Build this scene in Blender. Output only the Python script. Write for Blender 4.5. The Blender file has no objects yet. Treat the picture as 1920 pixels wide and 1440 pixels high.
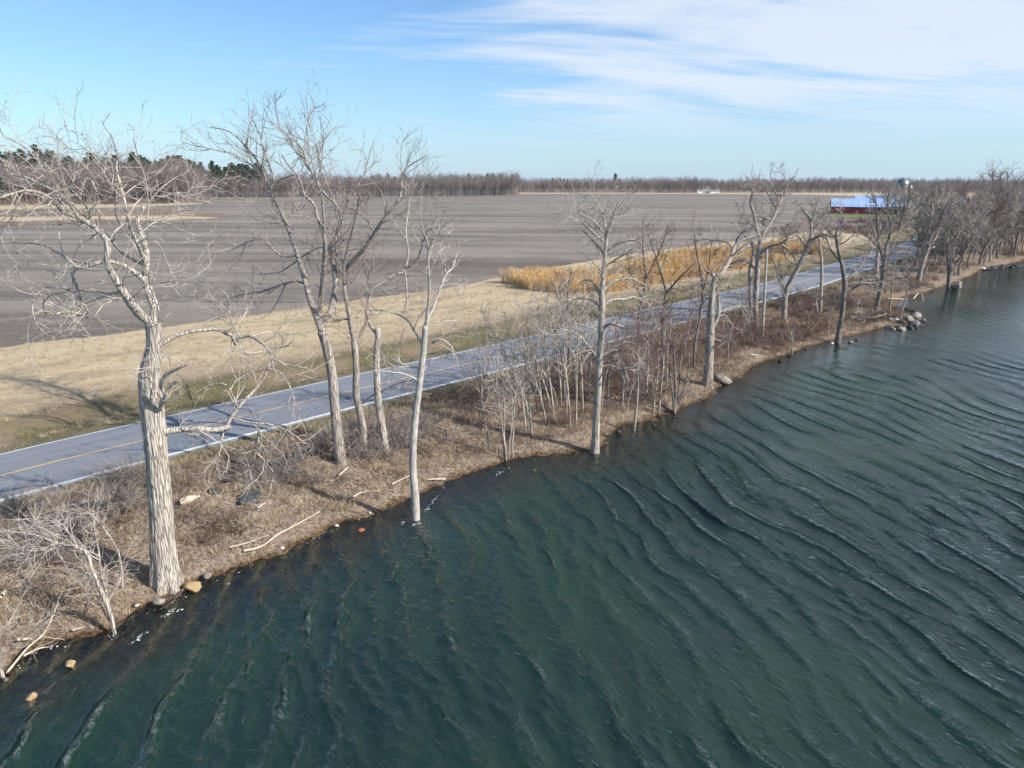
import bpy, math, random
import numpy as np
from mathutils import Vector, Matrix
R = math.radians
rng = np.random.default_rng(7)
random.seed(7)
scene = bpy.context.scene
COL = scene.collection

# ------------------------------------------------------------------ camera, sky, sun, exposure
CAMZ, PITCH, FPX = 15.0, R(15.9), 1340.0
cd = bpy.data.cameras.new('camera'); cam = bpy.data.objects.new('camera', cd); COL.objects.link(cam)
cam.location = (0, 0, CAMZ); cam.rotation_euler = (math.pi/2-PITCH, 0, 0)
cd.sensor_width = 36; cd.lens = 36*FPX/1920; cd.clip_start = .1; cd.clip_end = 9000
scene.camera = cam
scene.view_settings.view_transform = 'Standard'; scene.view_settings.look = 'None'
scene.view_settings.gamma = 1; scene.view_settings.use_curve_mapping = False
scene.view_settings.exposure = 0.56
scene.cycles.max_bounces = 6; scene.cycles.transparent_max_bounces = 12
scene.cycles.caustics_reflective = False; scene.cycles.caustics_refractive = False

SUN_AZ, SUN_EL = R(112), R(33)          # azimuth from +Y towards +X
sd = bpy.data.lights.new('sun', 'SUN'); so = bpy.data.objects.new('sun', sd); COL.objects.link(so)
sd.energy = 5.0; sd.angle = R(.5); sd.color = (1, .93, .84)
sv = Vector((math.sin(SUN_AZ)*math.cos(SUN_EL), math.cos(SUN_AZ)*math.cos(SUN_EL), math.sin(SUN_EL)))
so.rotation_euler = sv.to_track_quat('Z', 'Y').to_euler(); so.location = (60, -20, 60)

class NT:
    """tiny node helper"""
    def __init__(s, tree): s.t = tree; s.n = tree.nodes; s.l = tree.links
    def node(s, typ, **kw):
        n = s.n.new(typ)
        for k, v in kw.items():
            if k.startswith('_'): setattr(n, k[1:], v)
        return n
    def put(s, sock, v):
        if isinstance(v, bpy.types.NodeSocket): s.l.new(v, sock)
        elif v is not None:
            if sock.type == 'RGBA' and len(v) == 3: v = (*v, 1)
            sock.default_value = v
    def math(s, op, a, b=None, c=None, clamp=False):
        n = s.n.new('ShaderNodeMath'); n.operation = op; n.use_clamp = clamp
        s.put(n.inputs[0], a)
        if b is not None: s.put(n.inputs[1], b)
        if c is not None: s.put(n.inputs[2], c)
        return n.outputs[0]
    def vmath(s, op, a, b=None):
        n = s.n.new('ShaderNodeVectorMath'); n.operation = op; s.put(n.inputs[0], a)
        if b is not None: s.put(n.inputs[1], b)
        return n.outputs[0]
    def mix(s, f, a, b):
        n = s.n.new('ShaderNodeMix'); n.data_type = 'RGBA'
        s.put(n.inputs[0], f); s.put(n.inputs[6], a); s.put(n.inputs[7], b); return n.outputs[2]
    def step(s, v, a, b):
        n = s.n.new('ShaderNodeMapRange'); n.interpolation_type = 'SMOOTHSTEP'
        s.put(n.inputs[0], v); n.inputs[1].default_value = a; n.inputs[2].default_value = b; return n.outputs[0]
    def noise(s, vec, scale, detail=3, rough=.5, dist=0.0):
        n = s.n.new('ShaderNodeTexNoise'); s.put(n.inputs['Vector'], vec)
        n.inputs['Scale'].default_value = scale; n.inputs['Detail'].default_value = detail
        n.inputs['Roughness'].default_value = rough; n.inputs['Distortion'].default_value = dist
        return n.outputs[0]
    def voro(s, vec, scale, feature='F1', out='Distance'):
        n = s.n.new('ShaderNodeTexVoronoi'); n.feature = feature; s.put(n.inputs['Vector'], vec)
        n.inputs['Scale'].default_value = scale; return n.outputs[out]
    def map(s, vec, rot=(0,0,0), sc=(1,1,1), loc=(0,0,0)):
        # rotate first, then scale
        m = s.n.new('ShaderNodeVectorRotate'); m.rotation_type = 'EULER_XYZ'; s.put(m.inputs['Vector'], vec); m.inputs['Rotation'].default_value = rot
        q = s.vmath('MULTIPLY', m.outputs[0], sc)
        return s.vmath('ADD', q, loc)
    def attr(s, name):
        n = s.n.new('ShaderNodeAttribute'); n.attribute_name = name; return n
    def bump(s, h, strength=.5, dist=.1, normal=None):
        n = s.n.new('ShaderNodeBump'); s.put(n.inputs['Height'], h)
        n.inputs['Strength'].default_value = strength; n.inputs['Distance'].default_value = dist
        if normal is not None: s.put(n.inputs['Normal'], normal)
        return n.outputs[0]

world = bpy.data.worlds.new('World'); scene.world = world; world.use_nodes = True
w = NT(world.node_tree); w.n.clear()
sky = w.node('ShaderNodeTexSky'); sky.sky_type = 'NISHITA'; sky.sun_disc = False
sky.sun_elevation = SUN_EL; sky.sun_rotation = SUN_AZ
sky.air_density = 1.0; sky.dust_density = .35; sky.ozone_density = 3.0; sky.altitude = 0
tc = w.node('ShaderNodeTexCoord').outputs['Generated']
sep = w.node('ShaderNodeSeparateXYZ'); w.put(sep.inputs[0], tc)
# thin high cloud on a flat layer: direction / height
zz = w.math('ADD', w.math('MAXIMUM', sep.outputs[2], 0.0), .10)
cx = w.math('DIVIDE', sep.outputs[0], zz); cy = w.math('DIVIDE', sep.outputs[1], zz)
cmb = w.node('ShaderNodeCombineXYZ'); w.put(cmb.inputs[0], cx); w.put(cmb.inputs[1], cy)
cp = w.map(cmb.outputs[0], rot=(0, 0, R(-14)), sc=(.55, 1.25, 1), loc=(1.75, 4.1, 0))
n1 = w.noise(cp, 1.0, 8, .58, .6)
n2 = w.noise(w.map(cmb.outputs[0], rot=(0, 0, R(-8)), sc=(.9, 3.6, 1), loc=(7, 2, 0)), 1.3, 8, .6, .9)
# the veil covers the eastern half of the sky
side = w.step(w.math('ADD', w.math('MULTIPLY', sep.outputs[0], 1.0), w.math('MULTIPLY', sep.outputs[1], -.02)), -.24, .20)
cov = w.math('ADD', w.math('MULTIPLY', side, .62), w.math('MULTIPLY', w.math('SUBTRACT', n1, .5), 2.1))
cov = w.math('ADD', cov, w.math('MULTIPLY', w.math('SUBTRACT', n2, .5), .6))
cl = w.step(cov, .10, .75)
cl = w.math('MULTIPLY', cl, w.step(sep.outputs[2], .02, .12))
cl = w.math('MULTIPLY', cl, .80)
low = w.math('POWER', w.math('SUBTRACT', 1.0, w.math('MAXIMUM', sep.outputs[2], 0.0), None, True), 9.0)
skyb = w.vmath('MULTIPLY', sky.outputs[0], (.80, 1.03, 1.24))
skyc = w.mix(w.math('MULTIPLY', low, .7), skyb, (3.9, 5.3, 6.7))
mixc = w.mix(cl, skyc, (5.9, 6.4, 7.1))
bg = w.node('ShaderNodeBackground'); w.put(bg.inputs[0], mixc); bg.inputs[1].default_value = .096
wo = w.node('ShaderNodeOutputWorld'); w.put(wo.inputs[0], bg.outputs[0])

# ------------------------------------------------------------------ numeric helpers
SP, CP = math.sin(PITCH), math.cos(PITCH)
def DF(py):
    v = py-720.0
    return FPX*SP+v*CP, FPX*CP-v*SP
def ground0(px, py, z):
    D, F = DF(py); t = (CAMZ-z)/D
    return t*(px-960), t*F
def onplane(px, py, Y):
    D, F = DF(py); t = Y/F
    return np.array([t*(px-960), Y, CAMZ-t*D]), t

def hash3(i, j, k, seed):
    h = (i.astype(np.int64)*374761393 + j.astype(np.int64)*668265263 + k.astype(np.int64)*2147483647 + seed*144665) & 0xffffffff
    h = ((h ^ (h >> 13))*1274126177) & 0xffffffff
    h = h ^ (h >> 16)
    return (h & 0xffff)/65535.0
def vnoise(x, y, z=None, seed=0):
    x = np.asarray(x, float); y = np.asarray(y, float); z = np.zeros_like(x) if z is None else np.asarray(z, float)
    i, j, k = np.floor(x), np.floor(y), np.floor(z)
    fx, fy, fz = x-i, y-j, z-k
    fx = fx*fx*(3-2*fx); fy = fy*fy*(3-2*fy); fz = fz*fz*(3-2*fz)
    o = 0
    for a in (0, 1):
        for b in (0, 1):
            for c in (0, 1):
                o = o + hash3(i+a, j+b, k+c, seed)*(fx if a else 1-fx)*(fy if b else 1-fy)*(fz if c else 1-fz)
    return o*2-1
def fbm(x, y, sc, seed=0, oct=3):
    o = 0; a = 1
    for q in range(oct):
        o = o+a*vnoise(x*sc, y*sc, None, seed+q); a *= .5; sc *= 2.1
    return o

def sdist(X, Y, line):
    """signed distance to a polyline, positive on its left side; also arclength"""
    X = np.asarray(X, float); Y = np.asarray(Y, float)
    best = np.full(X.shape, 1e18); sgn = np.ones(X.shape); arc = np.zeros(X.shape); acc = 0.0
    best_in = np.full(X.shape, -1e18)
    for (ax, ay), (bx, by) in zip(line[:-1], line[1:]):
        dx, dy = bx-ax, by-ay; L = math.hypot(dx, dy)
        t = np.clip(((X-ax)*dx+(Y-ay)*dy)/(L*L), 0, 1)
        ex, ey = X-(ax+t*dx), Y-(ay+t*dy)
        d = ex*ex+ey*ey
        cr = (dx*(Y-ay)-dy*(X-ax))/L
        near = d < best-1e-9
        tie = (~near) & (d < best+1e-9) & (np.abs(cr) > np.abs(best_in))
        upd = near | tie
        best = np.where(upd, d, best); sgn = np.where(upd, np.sign(cr), sgn); best_in = np.where(upd, cr, best_in)
        arc = np.where(upd, acc+t*L, arc); acc += L
    sgn = np.where(sgn == 0, 1, sgn)
    return np.sqrt(best)*sgn, arc
def chaikin(pts, n=2):
    pts = [tuple(p) for p in pts]
    for _ in range(n):
        q = [pts[0]]
        for a, b in zip(pts[:-1], pts[1:]):
            q += [(a[0]*.75+b[0]*.25, a[1]*.75+b[1]*.25), (a[0]*.25+b[0]*.75, a[1]*.25+b[1]*.75)]
        q.append(pts[-1]); pts = q
    return pts

shore_px = [(0,1270),(60,1218),(130,1200),(205,1188),(250,1150),(300,1135),(360,1105),(420,1075),(485,1052),(560,1020),(630,985),(700,962),(760,935),
 (830,908),(900,880),(950,865),(1010,850),(1080,845),(1112,845),(1142,806),(1200,792),(1262,772),(1318,745),(1370,712),(1430,680),(1490,657),(1560,640),
 (1640,617),(1700,612),(1728,600),(1716,588),(1672,578),(1680,562),(1740,546),(1790,530),(1830,512),(1850,502),(1900,494),(1920,488)]
SHORE = [(-190,-40),(-60,4),(-24,13.5)]+[ground0(x, y, 0) for x, y in shore_px[0:]]
lx, ly = SHORE[-1]
SHORE += [(lx+25,ly+30),(lx+75,ly+80),(lx+200,ly+190),(lx+700,ly+600),(lx+3000,ly+2300)]
SHORE = chaikin(SHORE, 1)
RZ = 1.32
near_px = [(0,937),(267,862),(400,831),(615,777),(775,734),(1000,680),(1194,628),(1360,583),(1473,555),(1567,527),(1633,503),(1700,482)]
far_px = [(0,850),(267,791),(400,761),(615,716),(775,683),(1000,631),(1210,581),(1367,547),(1467,525),(1533,508),(1600,490),(1650,477)]
NE = np.array([ground0(x, y, RZ) for x, y in near_px]); FE = np.array([ground0(x, y, RZ) for x, y in far_px])
ROADC = [(-75, -26.5)]+[((a[0]+b[0])/2, (a[1]+b[1])/2) for a, b in
         [((-22.8,29.2),(-27.9,33.6)), ((-11.2,41.3),(-16.3,45.8)), ((1.7,54.1),(-3.4,58.7)), ((11.5,64.5),(6.4,69.0)), ((23.3,77.1),(18.2,81.6)),
          ((33.7,87.6),(28.7,92.3)), ((45.8,101.1),(40.8,105.7)), ((58.1,116.4),(52.8,120.8)), ((73.2,134.0),(67.8,138.4))]]+[(92,162),(124,212),(182,300),(300,420),(800,900),(2500,2500)]
ROADC = chaikin(ROADC, 1)
RW = 3.42
field_px = [(0,650),(100,638),(200,628),(300,613),(420,598),(510,585),(600,572),(700,558),(860,538),(935,519),(1020,504),(1100,490),(1230,469),(1380,453),(1480,440),(1560,427),(1640,412)]
FIELD = [(-140,-60)]+[ground0(x, y, 1.3) for x, y in field_px]
fx_, fy_ = FIELD[-1]
FIELD += [(fx_+40, fy_+28),(fx_+300, fy_+240),(3000, 2600)]
FIELD = chaikin(FIELD, 1)

def sstep(x, a, b):
    t = np.clip((x-a)/(b-a), 0, 1); return t*t*(3-2*t)
def terrain(X, Y, full=False):
    X = np.asarray(X, float); Y = np.asarray(Y, float)
    s, _ = sdist(X, Y, SHORE); r, _ = sdist(X, Y, ROADC); f, _ = sdist(X, Y, FIELD)
    s = s+(.34*fbm(X, Y, .55, 71, 2)+.16*fbm(X, Y, 2.3, 75, 2))*sstep(np.abs(s), 4, 1)
    zb = .10*np.clip(s, 0, 1)+.16*sstep(s, 0, .9)+.95*sstep(s, .3, 10)
    zb += .10*fbm(X, Y, .45, 3, 3)*sstep(s, .4, 3)*(1-sstep(-r, 3.2, 1) if False else 1)
    ra = np.abs(r)
    k = sstep(ra, 7.5, 3.9)
    z = zb*(1-k)+1.24*k
    inl = sstep(r, 3.6, 5.0)
    zi = 1.24-.42*np.exp(-((r-6.6)/1.5)**2)+.06*fbm(X, Y, .5, 9, 2)*sstep(r, 4.5, 7)*sstep(np.hypot(X, Y), 500, 200)
    z = z*(1-inl)+zi*inl
    bed = -.10*sstep(-s, 0, .5)-.16*np.clip(-s, 0, 14)-.03*fbm(X, Y, 1.2, 5, 2)
    z = np.where(s < 0, np.maximum(bed, -2.6), z)
    return (z, s, r, f) if full else z
def G(px, py, zoff=0):
    z = 1.0
    for _ in range(8):
        x, y = ground0(px, py, z); z = .5*z+.5*float(terrain(np.array([x]), np.array([y]))[0])
    return np.array([x, y, z+zoff])

# ------------------------------------------------------------------ object helpers
def mesh_from(name, V, F, smooth=False, attrs=None):
    """V (n,3); F (m,k) array or list of arrays with equal k each"""
    me = bpy.data.meshes.new(name); V = np.asarray(V, np.float32)
    Fs = F if isinstance(F, list) else [F]
    Fs = [np.asarray(f, np.int32) for f in Fs if len(f)]
    me.vertices.add(len(V)); me.vertices.foreach_set('co', V.ravel())
    nl = sum(f.size for f in Fs); npol = sum(len(f) for f in Fs)
    me.loops.add(nl); me.polygons.add(npol)
    me.loops.foreach_set('vertex_index', np.concatenate([f.ravel() for f in Fs]) if Fs else np.zeros(0, np.int32))
    st = []; o = 0
    for f in Fs:
        k = f.shape[1]; st.append(o+np.arange(len(f))*k); o += f.size
    me.polygons.foreach_set('loop_start', np.concatenate(st).astype(np.int32))
    me.update(calc_edges=True)
    me.polygons.foreach_set('use_smooth', np.full(npol, bool(smooth)))
    for k, v in (attrs or {}).items():
        a = me.attributes.new(k, 'FLOAT', 'POINT'); a.data.foreach_set('value', np.asarray(v, np.float32))
    return me
def link(name, me, mat=None, parent=None, **props):
    o = bpy.data.objects.new(name, me); COL.objects.link(o)
    if mat is not None and me is not None and not me.materials: me.materials.append(mat)
    if parent is not None: o.parent = parent
    for k, v in props.items():
        if v is not None: o[k] = v
    return o
def empty(name, loc, label, cat, group=None, rz=0):
    o = bpy.data.objects.new(name, None); COL.objects.link(o); o.location = loc; o.rotation_euler = (0, 0, rz); o.empty_display_size = .3
    o['label'] = label; o['category'] = cat
    if group: o['group'] = group
    return o

def tubes(P, Rr, k):
    """P (N,S,3), Rr (N,S) -> verts, quads"""
    N, S, _ = P.shape
    T = np.empty_like(P); T[:, 1:-1] = P[:, 2:]-P[:, :-2]; T[:, 0] = P[:, 1]-P[:, 0]; T[:, -1] = P[:, -1]-P[:, -2]
    T /= np.linalg.norm(T, axis=2, keepdims=True)+1e-9
    ref = rng.normal(size=(N, 1, 3)); mt = T.mean(axis=1, keepdims=True); mt /= np.linalg.norm(mt, axis=2, keepdims=True)+1e-9
    ref -= (ref*mt).sum(2, keepdims=True)*mt; ref /= np.linalg.norm(ref, axis=2, keepdims=True)+1e-9
    U = ref-(ref*T).sum(2, keepdims=True)*T; U /= np.linalg.norm(U, axis=2, keepdims=True)+1e-9
    W = np.cross(T, U)
    a = np.arange(k)*2*math.pi/k
    V = P[:, :, None]+Rr[:, :, None, None]*(np.cos(a)[None, None, :, None]*U[:, :, None]+np.sin(a)[None, None, :, None]*W[:, :, None])
    idx = np.arange(N*S*k).reshape(N, S, k)
    A = idx[:, :-1, :]; B = np.roll(A, -1, axis=2); D = idx[:, 1:, :]; C = np.roll(D, -1, axis=2)
    return V.reshape(-1, 3), np.stack([A, B, C, D], -1).reshape(-1, 4)
class MB:
    def __init__(s): s.V = []; s.F4 = []; s.F3 = []; s.n = 0
    def add(s, V, F):
        F = np.asarray(F)+s.n
        (s.F4 if F.shape[1] == 4 else s.F3).append(F); s.V.append(V); s.n += len(V)
    def build(s, name, mat, parent=None, smooth=False, off=(0, 0, 0), **props):
        V = np.concatenate(s.V)-np.asarray(off)
        F = []
        if s.F4: F.append(np.concatenate(s.F4))
        if s.F3: F.append(np.concatenate(s.F3))
        return link(name, mesh_from(name, V, F, smooth), mat, parent, **props)
    def mesh(s, name, mat, smooth=False):
        me = mesh_from(name, np.concatenate(s.V), [np.concatenate(f) for f in (s.F4, s.F3) if f], smooth); me.materials.append(mat); return me
    def box(s, lo, hi, M=None):
        x0, y0, z0 = lo; x1, y1, z1 = hi
        V = np.array([(x0,y0,z0),(x1,y0,z0),(x1,y1,z0),(x0,y1,z0),(x0,y0,z1),(x1,y0,z1),(x1,y1,z1),(x0,y1,z1)], float)
        if M is not None: V = V@np.array(M.to_3x3()).T+np.array(M.translation)
        s.add(V, [(0,3,2,1),(4,5,6,7),(0,1,5,4),(1,2,6,5),(2,3,7,6),(3,0,4,7)])

def unit(v): return v/(np.linalg.norm(v, axis=-1, keepdims=True)+1e-9)
def walk(p0, d0, L, S, wander=.15, up=0.0, curl=0.0):
    N = len(p0); d = unit(d0); P = np.empty((N, S, 3)); P[:, 0] = p0; seg = (L/(S-1))[:, None]
    ax = unit(rng.normal(size=(N, 3))); cu = (curl*rng.uniform(.3, 1.3, N)*np.where(rng.random(N) < .5, -1, 1))[:, None] if curl else 0
    upv = np.array([0, 0, 1.0])*(up if np.isscalar(up) else np.asarray(up)[:, None])
    for i in range(1, S):
        P[:, i] = P[:, i-1]+d*seg
        d = d+rng.normal(size=(N, 3))*wander+upv
        if curl: d = d+np.cross(ax, d)*cu
        d = unit(d)
    return P
def grow(P, Rr, M, tmin=.2, tmax=1, L=(1, 2), ang=(35, 65), S=6, wander=.15, up=.02, curl=0, rk=.6, rmin=.006, lk=.016, taper=.35, tip=0, lfall=.5):
    """M children along random parents weighted by length"""
    N, S0, _ = P.shape
    ln = np.linalg.norm(np.diff(P, axis=1), axis=2).sum(1)
    if tip:
        par = np.concatenate([np.repeat(np.arange(N), tip), rng.choice(N, max(M-N*tip, 0), p=ln/ln.sum())])
        t = np.concatenate([np.full(N*tip, .97), rng.uniform(tmin, tmax, max(M-N*tip, 0))])
    else:
        par = rng.choice(N, M, p=ln/ln.sum()); t = rng.uniform(tmin, tmax, M)
    M = len(par)
    f = t*(S0-1); i = np.minimum(f.astype(int), S0-2); fr = (f-i)[:, None]
    A = P[par, i]; B = P[par, i+1]; p0 = A*(1-fr)+B*fr
    r0 = Rr[par, i]*(1-fr[:, 0])+Rr[par, i+1]*fr[:, 0]
    T = unit(B-A); q = rng.normal(size=(M, 3)); q -= (q*T).sum(1, keepdims=True)*T; q = unit(q)
    a = np.radians(rng.uniform(*ang, M))
    if tip: a[:N*tip] *= .5
    d = T*np.cos(a)[:, None]+q*np.sin(a)[:, None]
    Ln = rng.uniform(L[0], L[1], M)*(1-lfall*t*rng.random(M))
    if tip: Ln[:N*tip] *= .22
    r = np.maximum(np.minimum(r0*rk, Ln*lk+.003), rmin)
    P2 = walk(p0, d, Ln, S, wander, up, curl)
    R2 = r[:, None]*(1-(1-taper)*np.linspace(0, 1, S)[None])
    return P2, R2

def catmull(pts, n):
    pts = np.asarray(pts, float); m = len(pts)
    if m == 2: t = np.linspace(0, 1, n)[:, None]; return pts[0]*(1-t)+pts[1]*t
    Q = np.vstack([2*pts[0]-pts[1], pts, 2*pts[-1]-pts[-2]])
    # parameter by arclength so rings spread evenly
    seg = np.linalg.norm(np.diff(pts[:, :3], axis=0), axis=1); cum = np.concatenate([[0], np.cumsum(seg)])
    u = np.linspace(0, cum[-1], n); out = []
    for s in u:
        i = min(int(np.searchsorted(cum, s, 'right'))-1, m-2); t = (s-cum[i])/max(seg[i], 1e-9)
        p0, p1, p2, p3 = Q[i:i+4]
        out.append(.5*((2*p1)+(-p0+p2)*t+(2*p0-5*p1+4*p2-p3)*t*t+(-p0+3*p1-3*p2+p3)*t**3))
    return np.array(out)

def thick_tube(path, rad, sides, ring, flare=0, lobes=5, seed=0, rough=.06, relief=0, cap=True, flare_h=.7, pivot=0):
    """single stem with lumps, root flare and (relief) furrowed bark as geometry"""
    path = np.asarray(path, float); ln = np.linalg.norm(np.diff(path, axis=0), axis=1).sum()
    n = max(int(ln/ring), 4)
    PR = catmull(np.hstack([path, np.asarray(rad, float)[:, None]]), n); P = PR[:, :3]; rr = np.maximum(PR[:, 3], .004)
    T = np.gradient(P, axis=0); T = unit(T)
    U = np.empty_like(P); u = np.array([1.0, .01, 0]) if abs(T[0][2]) > .5 else np.array([0, 0, 1.0])
    for i in range(n):
        u = u-(u@T[i])*T[i]; u /= np.linalg.norm(u); U[i] = u
    W = np.cross(T, U); a = np.arange(sides)*2*math.pi/sides
    h = np.concatenate([[0], np.cumsum(np.linalg.norm(np.diff(P, axis=0), axis=1))])
    aa, hh = np.meshgrid(a, h); r0 = rr[:, None]*np.ones_like(aa)
    ca, sa = np.cos(aa), np.sin(aa)
    k = 1+rough*vnoise(ca*1.3+seed, sa*1.3, hh/(.9*(rr.max()*2+.2)), seed)+rough*.6*vnoise(ca*2.6, sa*2.6, hh*2.2+9, seed+1)
    if flare:
        lob = .55+.45*np.cos(lobes*aa+seed+.8*np.sin(aa*2+seed))
        k = k+flare*np.exp(-hh/flare_h)*lob
    rad3 = r0*k
    if relief:
        fr = sides/9.0
        x = ca*fr*.32*1.0; y = sa*fr*.32
        wv = .35*vnoise(ca, sa, hh*1.3, seed+8)
        nz = 1-np.abs(vnoise(x*2.1+seed+wv, y*2.1+wv, hh*.75, seed+4))*1.8; n2 = vnoise(x*4.2, y*4.2, hh*2.2, seed+5)
        rad3 = rad3+relief*(nz-.4)+relief*.35*n2
    V = P[:, None]+rad3[:, :, None]*(ca[:, :, None]*U[:, None]+sa[:, :, None]*W[:, None])
    idx = np.arange(n*sides).reshape(n, sides); A = idx[:-1]; B = np.roll(A, -1, 1); D = idx[1:]; C = np.roll(D, -1, 1)
    F = np.stack([A, B, C, D], -1).reshape(-1, 4); V = V.reshape(-1, 3)
    F3 = None
    if cap:
        V = np.vstack([V, P[-1]+T[-1]*rr[-1]*.3]); e = len(V)-1; l = idx[-1]
        F3 = np.stack([l, np.roll(l, -1), np.full(sides, e)], -1)
    return V, F, F3, P, rr

# ------------------------------------------------------------------ materials
MATS = {}
def mat(name, fn):
    m = bpy.data.materials.new(name); m.use_nodes = True; t = NT(m.node_tree)
    b = t.n['Principled BSDF']; b.inputs['Specular IOR Level'].default_value = .25; b.inputs['Roughness'].default_value = .9
    fn(t, b); MATS[name] = m; return m
def obj_vec(t): return t.node('ShaderNodeTexCoord').outputs['Object']
def geo_pos(t): return t.node('ShaderNodeNewGeometry').outputs['Position']
def inst_rand(t): return t.node('ShaderNodeObjectInfo').outputs['Random']
def bark(name, c1, c2, rel=1.0, vs=1.0, lich=None):
    def fn(t, b):
        p = geo_pos(t)
        q = t.map(p, sc=(7*vs, 7*vs, .8*vs))
        n = t.noise(q, 1.0, 5, .65, .4); v = t.voro(t.map(p, sc=(13*vs, 13*vs, .95*vs)), 1.0, 'DISTANCE_TO_EDGE')
        f = t.step(v, 0.0, .16)
        h = t.math('ADD', t.math('MULTIPLY', n, .6), t.math('MULTIPLY', f, .7))
        big = t.noise(p, 1.1, 4, .6)
        c = t.mix(t.step(h, .45, .95), c1, c2)
        c = t.mix(t.math('MULTIPLY', t.step(big, .48, .72), .6), c, tuple(x*.5 for x in c2))
        if lich: c = t.mix(t.math('MULTIPLY', t.step(t.noise(p, 3.3, 4, .6), .55, .72), .6), c, lich)
        t.put(b.inputs['Base Color'], c); t.put(b.inputs['Normal'], t.bump(h, .9*rel, .035))
    return mat(name, fn)
bark('bark_pale', (.23,.20,.17), (.50,.455,.40), 1.1, 1.0, (.36,.34,.28))
bark('bark_pale_smooth', (.27,.25,.225), (.50,.47,.43), .5, 1.3, (.33,.34,.27))
bark('bark_grey', (.17,.15,.13), (.43,.385,.34), 1.0)
bark('bark_dark', (.08,.07,.062), (.28,.25,.22), 1.0)
def twigm(name, c1, c2):
    def fn(t, b):
        p = geo_pos(t); t.put(b.inputs['Base Color'], t.mix(t.step(t.noise(p, 1.7, 2), .35, .65), c1, c2))
    return mat(name, fn)
twigm('twig_pale', (.27,.235,.205), (.44,.40,.355))
twigm('twig_grey', (.17,.145,.13), (.33,.29,.26))
twigm('twig_red', (.15,.10,.085), (.27,.20,.175))
twigm('twig_dark', (.07,.055,.048), (.17,.14,.125))
twigm('twig_willow', (.24,.15,.06), (.33,.23,.10))
twigm('bud', (.05,.035,.03), (.10,.07,.055))
def blade(name, cs):
    def fn(t, b):
        r = inst_rand(t); p = geo_pos(t); n = t.noise(p, .55, 3, .6)
        f = t.math('ADD', t.math('MULTIPLY', r, .55), t.math('MULTIPLY', n, .5))
        c = t.mix(t.step(f, .25, .5), cs[0], cs[1]); c = t.mix(t.step(f, .5, .8), c, cs[2]); t.put(b.inputs['Base Color'], c)
    return mat(name, fn)
blade('grass_dead', [(.19,.135,.085),(.36,.28,.185),(.50,.42,.29)])
blade('grass_green', [(.075,.085,.032),(.15,.135,.06),(.33,.27,.16)])
blade('reed', [(.42,.27,.12),(.60,.40,.18),(.64,.50,.31)])
blade('bramble', [(.055,.032,.027),(.125,.082,.068),(.31,.24,.20)])
blade('scrub', [(.10,.075,.058),(.19,.145,.115),(.28,.22,.17)])
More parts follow.
